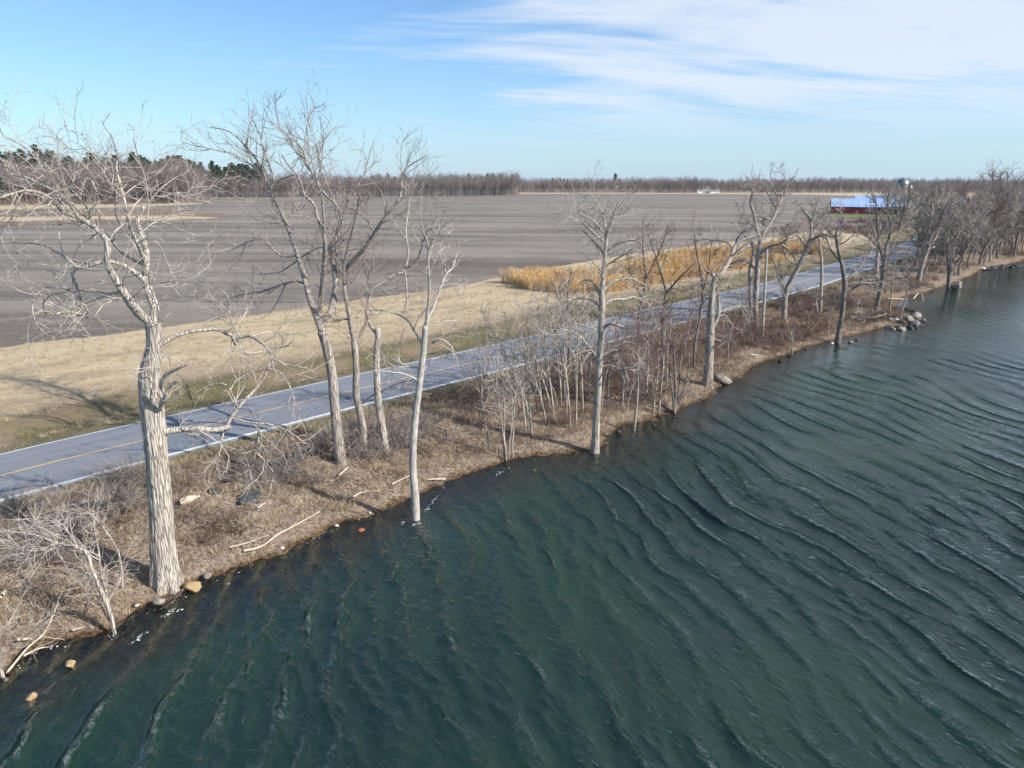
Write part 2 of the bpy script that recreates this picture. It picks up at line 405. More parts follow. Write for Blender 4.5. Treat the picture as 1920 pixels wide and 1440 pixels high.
def m_ground(t, b):
    p = geo_pos(t); S = t.attr('shore').outputs['Fac']; Rd = t.attr('road').outputs['Fac']; Fd = t.attr('field').outputs['Fac']
    nb = t.noise(p, .22, 5, .6); nm = t.noise(p, 1.1, 5, .65); nf = t.noise(p, 6.5, 4, .7)
    wob = t.math('MULTIPLY', t.math('SUBTRACT', nm, .5), 3.0)
    gap0 = t.math('ADD', Rd, t.math('MULTIPLY', wob, 2.0))
    # lake bed
    bed = t.mix(t.step(t.voro(p, 2.4), .1, .6), (.17,.13,.08), (.09,.07,.048)); bed = t.mix(t.step(nm, .45, .6), bed, (.13,.11,.06))
    # bank
    bank = t.mix(t.step(nf, .38, .62), (.095,.07,.058), (.36,.29,.215)); bank = t.mix(t.math('MULTIPLY', t.step(nm, .42, .62), .7), bank, (.20,.15,.125))
    wet = t.mix(t.step(nf, .4, .62), (.035,.022,.013), (.135,.082,.036))
    # verge by the road: gravel and thin grass
    grav = t.mix(t.step(nf, .4, .6), (.20,.175,.15), (.34,.31,.28)); olive = t.mix(t.step(nf, .35, .65), (.10,.095,.045), (.22,.18,.11))
    verge = t.mix(t.step(t.noise(p, .35, 4, .6), .52, .66), olive, grav)
    green = t.mix(t.step(nf, .35, .7), (.075,.078,.032), (.19,.16,.09)); green = t.mix(t.step(nb, .42, .62), green, (.20,.155,.10))
    tan = t.mix(t.step(nf, .3, .7), (.36,.285,.18), (.52,.43,.29)); tan = t.mix(t.math('MULTIPLY', t.step(t.noise(t.map(p, rot=(0,0,R(-41)), sc=(.3,.7,1)), .6, 6, .7), .45, .66), .6), tan, (.23,.18,.125))
    tan = t.mix(t.math('MULTIPLY', t.step(gap0, 17, 10), .55), tan, (.20,.155,.11))
    # ploughed field, drilled rows nearly across the view
    q = t.map(p, rot=(0, 0, R(4)), sc=(.012, .085, 1)); band = t.noise(q, 1.0, 5, .6, .3)
    q2 = t.map(p, rot=(0, 0, R(4)), sc=(.05, 1.6, 1)); row = t.noise(q2, 1.0, 5, .7, .2)
    fld = t.mix(t.step(band, .36, .62), (.085,.073,.062), (.215,.190,.158)); fld = t.mix(t.math('MULTIPLY', t.step(row, .38, .62), .5), fld, (.25,.222,.185))
    fld = t.mix(t.math('MULTIPLY', t.step(t.noise(p, 2.4, 6, .75), .48, .68), .6), fld, (.36,.32,.265))
    fld = t.mix(t.math('MULTIPLY', t.step(t.noise(t.map(p, rot=(0,0,R(4)), sc=(.006,.03,1)), 1.0, 3, .5), .55, .66), .45), fld, (.085,.06,.05))
    c = t.mix(t.step(t.math('ADD', S, t.math('MULTIPLY', wob, .35)), .05, .6), wet, bank)
    c = t.mix(t.step(t.math('ADD', Rd, t.math('MULTIPLY', wob, .4)), -6.2, -4.9), c, verge)
    c = t.mix(t.step(Rd, 0.0, .1), c, green)
    gap = t.math('ADD', Rd, wob)
    c = t.mix(t.step(gap, 9.5, 11.5), c, tan)
    c = t.mix(t.step(t.math('ADD', Fd, t.math('MULTIPLY', wob, .35)), -.2, .5), c, fld)
    c = t.mix(t.step(S, -.05, .0), bed, c)
    t.put(b.inputs['Base Color'], c)
    h = t.math('ADD', t.math('MULTIPLY', nf, .6), nm); t.put(b.inputs['Normal'], t.bump(h, .8, .12))
mat('ground', m_ground)
def m_road(t, b):
    p = geo_pos(t)
    q = t.map(p, rot=(0,0,R(-48.5)), sc=(.12, 1.6, 1))
    n = t.noise(q, 1.0, 5, .6); f = t.noise(p, 14, 4, .8); big = t.noise(p, .3, 4, .6)
    c = t.mix(t.step(n, .3, .72), (.165,.182,.212), (.20,.215,.245)); c = t.mix(t.math('MULTIPLY', t.step(f, .5, .75), .3), c, (.26,.27,.29))
    c = t.mix(t.math('MULTIPLY', t.step(big, .52, .7), .3), c, (.145,.158,.185))
    cr = t.voro(t.map(p, sc=(.35,.35,1)), 1.0, 'DISTANCE_TO_EDGE'); cr2 = t.math('ADD', cr, t.math('MULTIPLY', t.math('SUBTRACT', t.noise(p, 2.5, 4), .5), .12))
    c = t.mix(t.math('MULTIPLY', t.step(cr2, .008, .0), .4), c, (.07,.07,.075))
    t.put(b.inputs['Base Color'], c); b.inputs['Roughness'].default_value = .75; t.put(b.inputs['Normal'], t.bump(f, .3, .02))
mat('asphalt', m_road)
def paint(name, col, wear):
    def fn(t, b):
        p = geo_pos(t); n = t.noise(p, 5, 5, .7); c = t.mix(t.math('MULTIPLY', t.step(n, .45, .7), wear), col, (.22,.22,.225)); t.put(b.inputs['Base Color'], c); b.inputs['Roughness'].default_value = .7
    mat(name, fn)
paint('paint_white', (.62,.65,.66), .45); paint('paint_yellow', (.52,.36,.16), .6)
def simple(name, col, rough=.8, metal=0, var=.25, sc=4, spec=.3, bumpd=0):
    def fn(t, b):
        n = t.noise(obj_vec(t), sc, 5, .65); c = t.mix(t.step(n, .35, .68), tuple(x*(1-var) for x in col), tuple(min(x*(1+var), 1) for x in col))
        t.put(b.inputs['Base Color'], c); b.inputs['Roughness'].default_value = rough; b.inputs['Metallic'].default_value = metal; b.inputs['Specular IOR Level'].default_value = spec
        if bumpd: t.put(b.inputs['Normal'], t.bump(t.noise(obj_vec(t), sc*2.5, 5, .7), .8, bumpd))
    return mat(name, fn)
simple('rock_dark', (.045,.048,.052), .7, var=.45, bumpd=.05); simple('rock_grey', (.24,.215,.19), .85, var=.4, bumpd=.04)
simple('rock_tan', (.42,.30,.17), .8, var=.3, bumpd=.03); simple('rock_white', (.6,.57,.52), .85, var=.2, bumpd=.03); simple('rock_rust', (.30,.10,.05), .8, bumpd=.02)
simple('driftwood', (.52,.45,.36), .85, var=.25, sc=6, bumpd=.01); simple('slab', (.062,.070,.074), .75, var=.2, bumpd=.01)
simple('cut_wood', (.62,.50,.36), .8, var=.15, sc=7); simple('yellow_plastic', (.75,.50,.07), .5, var=.1)
simple('barn_red', (.30,.022,.030), .6, var=.12, sc=.4); simple('barn_roof', (.30,.43,.70), .5, .1, .08, .3, .5); simple('dark_trim', (.02,.02,.025), .6)
simple('silo_concrete', (.22,.205,.185), .85, var=.2, sc=.6); simple('silo_metal', (.20,.23,.27), .42, .8, .12, .8, .5)
simple('house_white', (.72,.72,.70), .7, var=.06, sc=.5); simple('house_roof', (.16,.16,.18), .8, var=.15); simple('window_dark', (.03,.035,.045), .2, var=.1)
simple('foam', (.62,.66,.69), .6, var=.1, sc=9); simple('pine_bark', (.10,.075,.06), .95)
def m_needle(t, b):
    r = inst_rand(t); n = t.noise(geo_pos(t), .8, 3)
    c = t.mix(t.math('MULTIPLY', t.math('ADD', r, n), .5), (.022,.042,.022), (.062,.088,.042)); t.put(b.inputs['Base Color'], c)
mat('needles', m_needle)
def m_fartwig(t, b):
    r = inst_rand(t); n = t.noise(geo_pos(t), .03, 3)
    f = t.math('ADD', t.math('MULTIPLY', r, .6), t.math('MULTIPLY', n, .5)); c = t.mix(t.step(f, .2, .55), (.115,.085,.082), (.185,.150,.140)); c = t.mix(t.step(f, .62, .8), c, (.27,.235,.215)); t.put(b.inputs['Base Color'], c)
mat('far_twig', m_fartwig)
def m_fartrunk(t, b):
    r = inst_rand(t); t.put(b.inputs['Base Color'], t.mix(t.step(r, .3, .9), (.14,.12,.115), (.34,.31,.29)))
mat('far_trunk', m_fartrunk)
# ------------------------------------------------------------------ land and lake bed
def fan(rs, angs):
    r, a = np.meshgrid(rs, angs, indexing='ij'); X = r*np.sin(a); Y = r*np.cos(a)
    n, m = r.shape; idx = np.arange(n*m).reshape(n, m)
    F = np.stack([idx[:-1, :-1], idx[:-1, 1:], idx[1:, 1:], idx[1:, :-1]], -1).reshape(-1, 4)
    return X.ravel(), Y.ravel(), F
def logr(a, b, k):
    return a*np.exp(np.arange(0, math.log(b/a)+k, k))
GX, GY, GF = fan(logr(5, 6500, .0125), np.linspace(R(-78), R(78), 420))
GZ, GS, GR, GFd = terrain(GX, GY, True)
GS2, GF2 = np.clip(GS, -60, 60), np.clip(GFd, -60, 60)
V = np.stack([GX, GY, GZ], -1)
fs = GS[GF].max(1); ff = GFd[GF].min(1)
def sub(mask, name, **props):
    F = GF[mask]; u, inv = np.unique(F.ravel(), return_inverse=True)
    me = mesh_from(name, V[u], inv.reshape(-1, 4), True, {'shore': GS[u], 'road': GR[u], 'field': GFd[u]})
    return link(name, me, MATS['ground'], **props)
sub((fs <= 0) & (fs > -22), 'lake_bed', kind='structure', label='brown stony lake bed under the shallow water')
sub((fs > 0) & (ff < .3), 'ground', kind='structure', label='grassy lake bank and roadside verge')
sub((fs > 0) & (ff >= .3), 'ploughed_field', kind='structure', label='wide bare brown ploughed field')

def ribbon(name, line, off, half, z, m, arc0=0, arc1=1e9, thick=.05, **props):
    P = np.array(line); seg = np.hypot(*np.diff(P, axis=0).T); cum = np.concatenate([[0], np.cumsum(seg)])
    s = np.arange(max(arc0, 0), min(arc1, cum[-1]), 2.0); x = np.interp(s, cum, P[:, 0]); y = np.interp(s, cum, P[:, 1])
    tx, ty = np.gradient(x), np.gradient(y); l = np.hypot(tx, ty); nx, ny = -ty/l, tx/l
    prof = [(off-half, z-thick), (off-half, z), (off+half, z), (off+half, z-thick)]
    Vv = np.stack([np.stack([x+nx*o, y+ny*o, np.full_like(x, zz)], -1) for o, zz in prof], 1); n = len(x)
    idx = np.arange(n*4).reshape(n, 4); F = np.concatenate([np.stack([idx[:-1, k], idx[:-1, k+1], idx[1:, k+1], idx[1:, k]], -1) for k in range(3)])[:, ::-1]
    return link(name, mesh_from(name, Vv.reshape(-1, 3), F), MATS[m], **props)
ribbon('road', ROADC, 0, RW, RZ, 'asphalt', 0, 900, .12, kind='structure', label='two lane grey asphalt road along the lake')
ribbon('edge_line', ROADC, -(RW-.17), .13, RZ+.005, 'paint_white', 0, 900, .004, kind='structure', label='white edge line on the lake side of the road')
ribbon('edge_line', ROADC, RW-.16, .035, RZ+.005, 'paint_white', 0, 900, .004, kind='structure', label='faint white edge line on the field side of the road')
ribbon('centre_line', ROADC, .02, .07, RZ+.005, 'paint_yellow', 0, 900, .004, kind='structure', label='worn yellow centre line of the road')

def strip(name, px_poly, z, m, jag=.5, **props):
    pts = []
    P = [ground0(x, y, z) for x, y in px_poly]
    for a, b in zip(P, P[1:]+P[:1]):
        L = math.hypot(b[0]-a[0], b[1]-a[1]); n = max(int(L/(jag*3)), 1)
        for k in range(min(n, 400)):
            t = k/n; pts.append((a[0]+(b[0]-a[0])*t, a[1]+(b[1]-a[1])*t))
    pts = np.array(pts); pts += rng.normal(size=pts.shape)*jag
    import bmesh
    bm = bmesh.new(); vs = [bm.verts.new((x, y, z)) for x, y in pts]; f = bm.faces.new(vs)
    bmesh.ops.triangulate(bm, faces=[f])
    ext = [v for v in bm.verts]
    me = bpy.data.meshes.new(name); bm.to_mesh(me); bm.free()
    for pl in me.polygons:
        if pl.normal.z < 0: pl.flip()
    return link(name, me, MATS[m], **props)
def flat(name, cs, sc=(.3,.3,1)):
    def fn(t, b):
        p = geo_pos(t); n = t.noise(t.map(p, sc=sc), 1.0, 6, .7); c = t.mix(t.step(n, .35, .65), cs[0], cs[1]); t.put(b.inputs['Base Color'], c)
    mat(name, fn)
flat('dry_strip', [(.34,.28,.18), (.50,.42,.29)]); flat('lawn', [(.085,.13,.04), (.16,.19,.07)]); flat('rough_grass', [(.13,.095,.07), (.25,.19,.13)], (.05,.3,1)); flat('scrub_soil', [(.12,.09,.075), (.20,.155,.13)])
ST = dict(kind='structure')
strip('dry_grass_strip', [(970,363.4),(1300,363.6),(1520,365),(1700,370),(1960,372),(1960,358),(1500,358.5),(970,359.8)], 1.33, 'dry_strip', 1.5, label='pale dry grass strip in front of the far wood', **ST)
strip('dry_grass_strip', [(-260,389),(0,393),(150,391),(290,387),(385,382),(360,380),(200,381),(-260,383)], 1.33, 'dry_strip', .8, label='pale grass strip at the foot of the left wood', **ST)
strip('rough_ground', [(-260,430),(0,424),(160,418),(330,412),(450,404),(300,392),(100,395),(-260,398)], 1.33, 'rough_grass', .8, label='brown rough ground between the field and the left wood', **ST)
strip('dry_grass_strip', [(-260,418),(0,415),(180,411),(330,412),(420,409),(330,404),(150,406),(-260,408)], 1.36, 'dry_strip', .7, label='pale grass band crossing the rough ground at left', **ST)
strip('lawn', [(1530,406.5),(1660,409),(1700,404),(1690,398),(1550,398)], 1.33, 'lawn', .5, label='green grass in front of the red barn', **ST)
strip('scrub_ground', [(1460,440),(1560,430),(1680,425),(1700,408),(1560,411),(1480,420)], 1.34, 'scrub_soil', .7, label='brown scrubby ground between reeds and barn', **ST)

# ------------------------------------------------------------------ water
WX, WY, WF = fan(np.concatenate([logr(9, 130, .0052), logr(132, 2600, .012)]), np.linspace(R(-66), R(52), 800))
s_w, _ = sdist(WX, WY, SHORE)
keep = s_w[WF].min(1) < 1.0
WF = WF[keep]; u, inv = np.unique(WF.ravel(), return_inverse=True); WF = inv.reshape(-1, 4)
WX, WY, s_w = WX[u], WY[u], s_w[u]
rr_w = np.hypot(WX, WY)
dx = np.zeros_like(WX); dy = np.zeros_like(WX); dz = np.zeros_like(WX)
wr = np.random.default_rng(11)
shf = .25+.75*sstep(-s_w, 0, 7)
gx = WX+1.1*fbm(WX, WY, .09, 41, 2); gy = WY+1.1*fbm(WX, WY, .09, 51, 2)
group = np.clip(.75+.55*fbm(WX, WY, .10, 61, 3), .15, 1.6)
for i in range(64):
    if i < 10: lam = wr.uniform(1.0, 2.0); sp = 5; st = .082
    elif i < 26: lam = wr.uniform(.7, 1.5); sp = 14; st = .050
    else: lam = wr.uniform(.32, .8); sp = 24; st = .034
    th = R(wr.normal(13 if i < 10 else (20 if i < 26 else 38), sp)); k = 2*math.pi/lam; amp = st/k*1.0
    kx, ky = math.cos(th), math.sin(th)
    ph = k*(kx*gx+ky*gy)+wr.uniform(0, 6.28)
    att = sstep(rr_w*.0052*3.2, lam*1.15, lam*.45)*group
    a = amp*att*(shf if lam > 1.0 else (.5+.5*shf))
    a = a*(1-.15*sstep(rr_w, 60, 140))
    dz += a*(np.cos(ph)+.22*np.cos(2*ph)); q = 1.1
    dx -= q*a*kx*np.sin(ph); dy -= q*a*ky*np.sin(ph)
crest = dz/(np.sqrt(np.mean(dz[rr_w < 60]**2))+1e-6)
me = mesh_from('lake_water', np.stack([WX+dx, WY+dy, dz], -1), WF, True, {'depth': np.clip(-s_w, -2, 60), 'crest': crest})
def m_water(t, b):
    t.n.remove(b); p = geo_pos(t); D = t.attr('depth').outputs['Fac']
    n0 = t.noise(t.map(p, rot=(0, 0, R(-20)), sc=(1.9, .6, 1)), 1.0, 3, .55, .3)
    n1 = t.noise(t.map(p, rot=(0, 0, R(-36)), sc=(4.4, 1.9, 1)), 1.0, 4, .6, .5)
    n2 = t.noise(t.map(p, rot=(0, 0, R(-44)), sc=(9.5, 4.5, 1)), 1.0, 4, .6, .4)
    rid = t.math('SUBTRACT', 1.0, t.math('MULTIPLY', t.math('ABSOLUTE', t.math('SUBTRACT', n1, .5)), 3.0))
    h = t.math('ADD', t.math('MULTIPLY', n1, .085), t.math('MULTIPLY', n2, .044)); h = t.math('ADD', h, t.math('MULTIPLY', rid, .034))
    h = t.math('ADD', h, t.math('MULTIPLY', n0, .10))
    gust = t.noise(t.map(p, rot=(0, 0, R(-20)), sc=(.10, .045, 1)), 1.0, 4, .6)
    h = t.math('MULTIPLY', h, t.math('ADD', .55, t.math('MULTIPLY', t.step(gust, .35, .68), .6)))
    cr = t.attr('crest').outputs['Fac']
    lod = t.node('ShaderNodeVectorMath'); lod.operation = 'LENGTH'; t.put(lod.inputs[0], p)
    h = t.math('MULTIPLY', h, t.math('SUBTRACT', 1.45, t.math('MULTIPLY', t.step(lod.outputs['Value'], 22, 75), 1.0)))
    h = t.math('MULTIPLY', h, t.math('ADD', .62, t.math('MULTIPLY', t.step(cr, -.2, 1.9), 1.7)))
    nrm = t.bump(h, 1.0, 1.0)
    wob = t.math('MULTIPLY', t.math('SUBTRACT', t.noise(p, .35, 4, .6), .5), 4.0)
    dd = t.math('ADD', D, wob)
    deep = t.mix(t.step(t.noise(p, .06, 4, .6), .35, .7), (.007,.021,.021), (.012,.035,.023))
    dif = t.node('ShaderNodeBsdfDiffuse'); t.put(dif.inputs[0], t.mix(t.step(dd, 0, 5), (.024,.032,.026), deep))
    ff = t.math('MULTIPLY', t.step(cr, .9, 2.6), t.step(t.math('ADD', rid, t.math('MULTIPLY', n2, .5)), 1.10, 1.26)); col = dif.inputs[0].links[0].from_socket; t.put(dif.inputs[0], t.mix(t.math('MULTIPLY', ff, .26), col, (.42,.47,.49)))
    tr = t.node('ShaderNodeBsdfTransparent'); tr.inputs[0].default_value = (.72, .77, .72, 1)
    m1 = t.node('ShaderNodeMixShader'); t.put(m1.inputs[0], t.step(dd, -.3, 4.2)); t.l.new(tr.outputs[0], m1.inputs[1]); t.l.new(dif.outputs[0], m1.inputs[2])
    fr = t.node('ShaderNodeFresnel'); fr.inputs[0].default_value = 1.333; t.put(fr.inputs['Normal'], nrm)
    gl = t.node('ShaderNodeBsdfGlossy'); gl.inputs['Roughness'].default_value = .04; t.put(gl.inputs['Normal'], nrm); gl.inputs[0].default_value = (1, 1, 1, 1)
    m2 = t.node('ShaderNodeMixShader'); t.put(m2.inputs[0], fr.outputs[0]); t.l.new(m1.outputs[0], m2.inputs[1]); t.l.new(gl.outputs[0], m2.inputs[2])
    t.l.new(m2.outputs[0], t.n['Material Output'].inputs[0])
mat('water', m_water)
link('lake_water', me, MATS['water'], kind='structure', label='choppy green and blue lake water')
def water_z(x, y): return 0.0

# ------------------------------------------------------------------ instancing of uncountable stuff
def scatter(name, pts, rotz, scl, protos, label, lean=0.0, **props):
    pts = np.asarray(pts); n = len(pts)
    me = bpy.data.meshes.new(name); me.vertices.add(n); me.vertices.foreach_set('co', pts.astype(np.float32).ravel())
    rot = np.zeros((n, 3), np.float32); rot[:, 2] = rotz; rot[:, 0] = rng.normal(size=n)*lean; rot[:, 1] = rng.normal(size=n)*lean
    a = me.attributes.new('rot', 'FLOAT_VECTOR', 'POINT'); a.data.foreach_set('vector', rot.ravel())
    a = me.attributes.new('scl', 'FLOAT', 'POINT'); a.data.foreach_set('value', np.asarray(scl, np.float32))
    a = me.attributes.new('pick', 'INT', 'POINT'); a.data.foreach_set('value', rng.integers(0, len(protos), n).astype(np.int32))
    g = bpy.data.node_groups.new(name+'_scatter', 'GeometryNodeTree')
    g.interface.new_socket('Geometry', in_out='INPUT', socket_type='NodeSocketGeometry'); g.interface.new_socket('Geometry', in_out='OUTPUT', socket_type='NodeSocketGeometry')
    N = g.nodes; gi = N.new('NodeGroupInput'); go = N.new('NodeGroupOutput'); gj = N.new('GeometryNodeJoinGeometry')
    def named(nm, ty):
        q = N.new('GeometryNodeInputNamedAttribute'); q.data_type = ty; q.inputs[0].default_value = nm; return q.outputs[0]
    rv, sv_, pk = named('rot', 'FLOAT_VECTOR'), named('scl', 'FLOAT'), named('pick', 'INT')
    e2r = N.new('FunctionNodeEulerToRotation'); g.links.new(rv, e2r.inputs[0])
    for i, pm in enumerate(protos):
        ob = bpy.data.objects.new(name+'_source', pm)
        oi = N.new('GeometryNodeObjectInfo'); oi.inputs['Object'].default_value = ob; oi.inputs['As Instance'].default_value = True
        cmp_ = N.new('FunctionNodeCompare'); cmp_.data_type = 'INT'; cmp_.operation = 'EQUAL'; g.links.new(pk, cmp_.inputs[2]); cmp_.inputs[3].default_value = i
        ip = N.new('GeometryNodeInstanceOnPoints'); g.links.new(gi.outputs[0], ip.inputs['Points']); g.links.new(cmp_.outputs[0], ip.inputs['Selection'])
        g.links.new(oi.outputs['Geometry'], ip.inputs['Instance']); g.links.new(e2r.outputs[0], ip.inputs['Rotation']); g.links.new(sv_, ip.inputs['Scale'])
        g.links.new(ip.outputs[0], gj.inputs[0])
    g.links.new(gj.outputs[0], go.inputs[0])
    o = link(name, me, None, kind='stuff', label=label, **props)
    md = o.modifiers.new('scatter', 'NODES'); md.node_group = g
    return o

def tuft(n, h, spread, w, droop, m, seed=None):
    mb = MB(); p0 = np.zeros((n, 3)); p0[:, :2] = rng.normal(size=(n, 2))*spread*.45
    d = rng.normal(size=(n, 3))*np.array([.5, .5, 0])+np.array([0, 0, 1.0])
    P = walk(p0, d, rng.uniform(.5, 1, n)*h, 4, .12, -droop); side = unit(np.cross(P[:, -1]-P[:, 0], [0, 0, 1.0])+1e-4)
    Wd = (w*np.array([1, .8, .5, .06]))[None, :, None]*side[:, None]
    Vv = np.stack([P-Wd, P+Wd], 2).reshape(-1, 3); idx = np.arange(n*8).reshape(n, 4, 2)
    F = np.stack([idx[:, :-1, 0], idx[:, :-1, 1], idx[:, 1:, 1], idx[:, 1:, 0]], -1).reshape(-1, 4); mb.add(Vv, F)
    return mb.mesh('tuft', MATS[m])
def bush(n, h, m, arch=.25, sub_=5, r=.012, curl=0, spread=.3, twr=.006):
    mb = MB(); p0 = np.zeros((n, 3)); p0[:, :2] = rng.normal(size=(n, 2))*spread
    d = rng.normal(size=(n, 3))*np.array([.75, .75, 0])+np.array([0, 0, 1.0])
    P = walk(p0, d, rng.uniform(.6, 1.2, n)*h, 6, .12, -arch, curl); Rr = np.full((n, 6), r)*np.linspace(1, .5, 6)
    mb.add(*tubes(P, Rr, 3))
    P2, R2 = grow(P, Rr, n*sub_, .2, 1, (.2*h, .55*h), (30, 70), 4, .2, .02, curl, .7, twr, .01); mb.add(*tubes(P2, R2, 3))
    return mb.mesh('bush', MATS[m])
# ------------------------------------------------------------------ trees
def tree_world(spec):
    ox, oy, s = spec['crop']; bx, by = spec['base']
    B = G(bx, by) if spec.get('z') is None else np.array([*ground0(bx, by, spec['z']), spec['z']])
    Yb = B[1]; limbs = []; flat2 = []; dep = []
    r_ = np.random.default_rng(spec.get('seed', 1))
    for li, L in enumerate(spec['limbs']):
        pts = []; rad = []
        for q in L:
            x, y, r = q[:3]; pts.append((ox+x/s, oy+y/s)); rad.append(r/s)
        pts = np.array(pts); n = len(pts)
        if li == 0:
            d = np.zeros(n)
            if spec.get('lean'): d = d+np.linspace(0, spec['lean'], n)
        else:
            F2 = np.array(flat2); j = int(np.argmin(((F2-pts[0])**2).sum(1))); d0 = dep[j]
            pts[0] = F2[j]
            scr = np.concatenate([[0], np.cumsum(np.linalg.norm(np.diff(pts, axis=0), axis=1))])
            t = Yb/FPX; amp = r_.choice([-1, 1])*r_.uniform(.25, .7)*spec.get('depth', 1)
            d = d0+amp*scr*t*(.9+.3*np.sin(scr/60+r_.uniform(0, 6)))*np.minimum(scr/40, 1)
        W = []; rw = []
        for (x, y), dd, r in zip(pts, d, rad):
            P, t = onplane(x, y, Yb+dd); W.append(P); rw.append(max(r*t*(spec.get('rs', 1) if li == 0 else .84*spec.get('rs', 1)**.7), .006))
            flat2.append((x, y)); dep.append(dd)
        # densify 2-D lookup
        for k in range(n-1):
            for f in (.25, .5, .75): flat2.append(tuple(pts[k]*(1-f)+pts[k+1]*f)); dep.append(d[k]*(1-f)+d[k+1]*f)
        W = np.array(W)
        if li == 0: W[0, 2] = B[2]-.25
        limbs.append((W, np.array(rw)))
    return B, limbs

def build_tree(spec, world=None):
    B, limbs = world or tree_world(spec)
    cat = spec.get('cat', 'tree'); name = spec.get('name', 'bare_tree')
    root = empty(name, B, spec['label'], cat, spec.get('group'))
    bm_, tm = MATS[spec['bark']], MATS[spec['twig']]
    big = limbs[0][1].max() > .25
    W, rw = limbs[0]
    V, F, F3, P, rr = thick_tube(W, rw, 96 if spec.get('hero') else (28 if big else 14), .055 if spec.get('hero') else .14, spec.get('flare', .35), spec.get('lobes', 5), spec.get('seed', 1), .07, .028 if spec.get('hero') else (.012 if big else 0), True, spec.get('flare_h', .45))
    mb = MB(); mb.V = [V]; mb.F4 = [F]; mb.F3 = [F3]
    mb.build('trunk', bm_, root, True, B)
    lo = spec.get('limb_off', 1)
    S = 24; PP = []; RR = []
    for li, (W, rw) in enumerate(limbs):
        PR = catmull(np.hstack([W, rw[:, None]]), S); p = PR[:, :3]; r = np.maximum(PR[:, 3], .006)
        if li > 0:
            p = p+np.cumsum(rng.normal(size=p.shape), 0)*.012*min(np.linalg.norm(p[-1]-p[0]), 4)/3
            k = 10 if r.max() > .12 else (7 if r.max() > .05 else 4)
            if r.max() > .1:
                V, F, F3, _, _ = thick_tube(W, rw, 14, .14, 0, 3, li, .08, .008, True)
            else:
                V, F = tubes(p[None], r[None], k); F3 = None
            mb = MB(); mb.V = [V]; mb.F4 = [F]; mb.F3 = [F3] if F3 is not None else []
            mb.build('branch', bm_ if r.max() > .03 else tm, root, True, B)
        if li == 0 and not spec.get('trunk_twigs'):
            k0 = int(S*spec.get('bare', .75)); q = np.linspace(k0, S-1, S); i = np.minimum(q.astype(int), S-2); f = (q-i)[:, None]
            p = p[i]*(1-f)+p[i+1]*f; r = r[i]*(1-f[:, 0])+r[i+1]*f[:, 0]
        PP.append(p); RR.append(r)
    PP = np.array(PP); RR = np.array(RR)
    k = spec.get('dense', 1.0)*1.0; H = max(l[0][:, 2].max() for l in limbs)-B[2]; z = spec.get('size', H/16)
    curl = spec.get('curl', .12); up = spec.get('up', .06)
    ln = np.linalg.norm(np.diff(PP, axis=1), axis=2).sum(1); tot = ln.sum()
    far = min(max((np.hypot(B[0], B[1])-30)/80, 0), 1); tw = 1+2.3*far; z = z*(1+.35*far); cap = spec.get('cap', 3800)
    n1 = min(int(tot*2.6*k), 620); P1, R1 = grow(PP, RR, n1, .15, 1, (.75*z, 2.5*z), (30, 65), 9, .13, up, curl, .55, .010*tw, .012, .4, tip=1)
    n2 = min(int(n1*3.6), int(cap*.55)); P2, R2 = grow(P1, R1, n2, .15, 1, (.4*z, 1.35*z), (25, 55), 7, .13, up*.8, curl*.8, .7, .0085*tw, .009, .45, tip=1)
    n3 = min(int(n2*2.2*spec.get('fine', 1)), cap); P3, R3 = grow(P2, R2, n3, .15, 1, (.18*z, .55*z), (25, 55), 3, .12, up*.5, 0, .8, spec.get('rtw', .0068)*tw, .009, .6, tip=1)
    mb = MB(); mb.add(*tubes(P1[:, ::2], R1[:, ::2], 4)); mb.add(*tubes(P2[:, ::2], R2[:, ::2], 3)); mb.add(*tubes(P3, R3, 3))
    mb.build('twigs', tm, root, False, B, kind='stuff')
    if spec.get('buds'):
        e = P3[rng.random(len(P3)) < spec['buds']][:, -1]; m = len(e); a = unit(rng.normal(size=(m, 3)))*.035; b_ = unit(rng.normal(size=(m, 3)))*.022
        V = np.stack([e-a, e+b_, e+a, e-b_], 1).reshape(-1, 3); mb = MB(); mb.add(V, np.arange(m*4).reshape(m, 4)); mb.build('buds', MATS['bud'], root, False, B, kind='stuff')
    return root

C1 = (0, 180, 3.0); C2 = (340, 160, 2.769); C5 = (860, 340, 2.5714); C6 = (1200, 300, 3.0); C7 = (1500, 280, 4.236)
def c1(*px): return [((x)*3.0, (y-180)*3.0, r*3.0) for x, y, r in px]
def cs(c, *px): return [((x-c[0])*c[2], (y-c[1])*c[2], r*c[2]) for x, y, r in px]

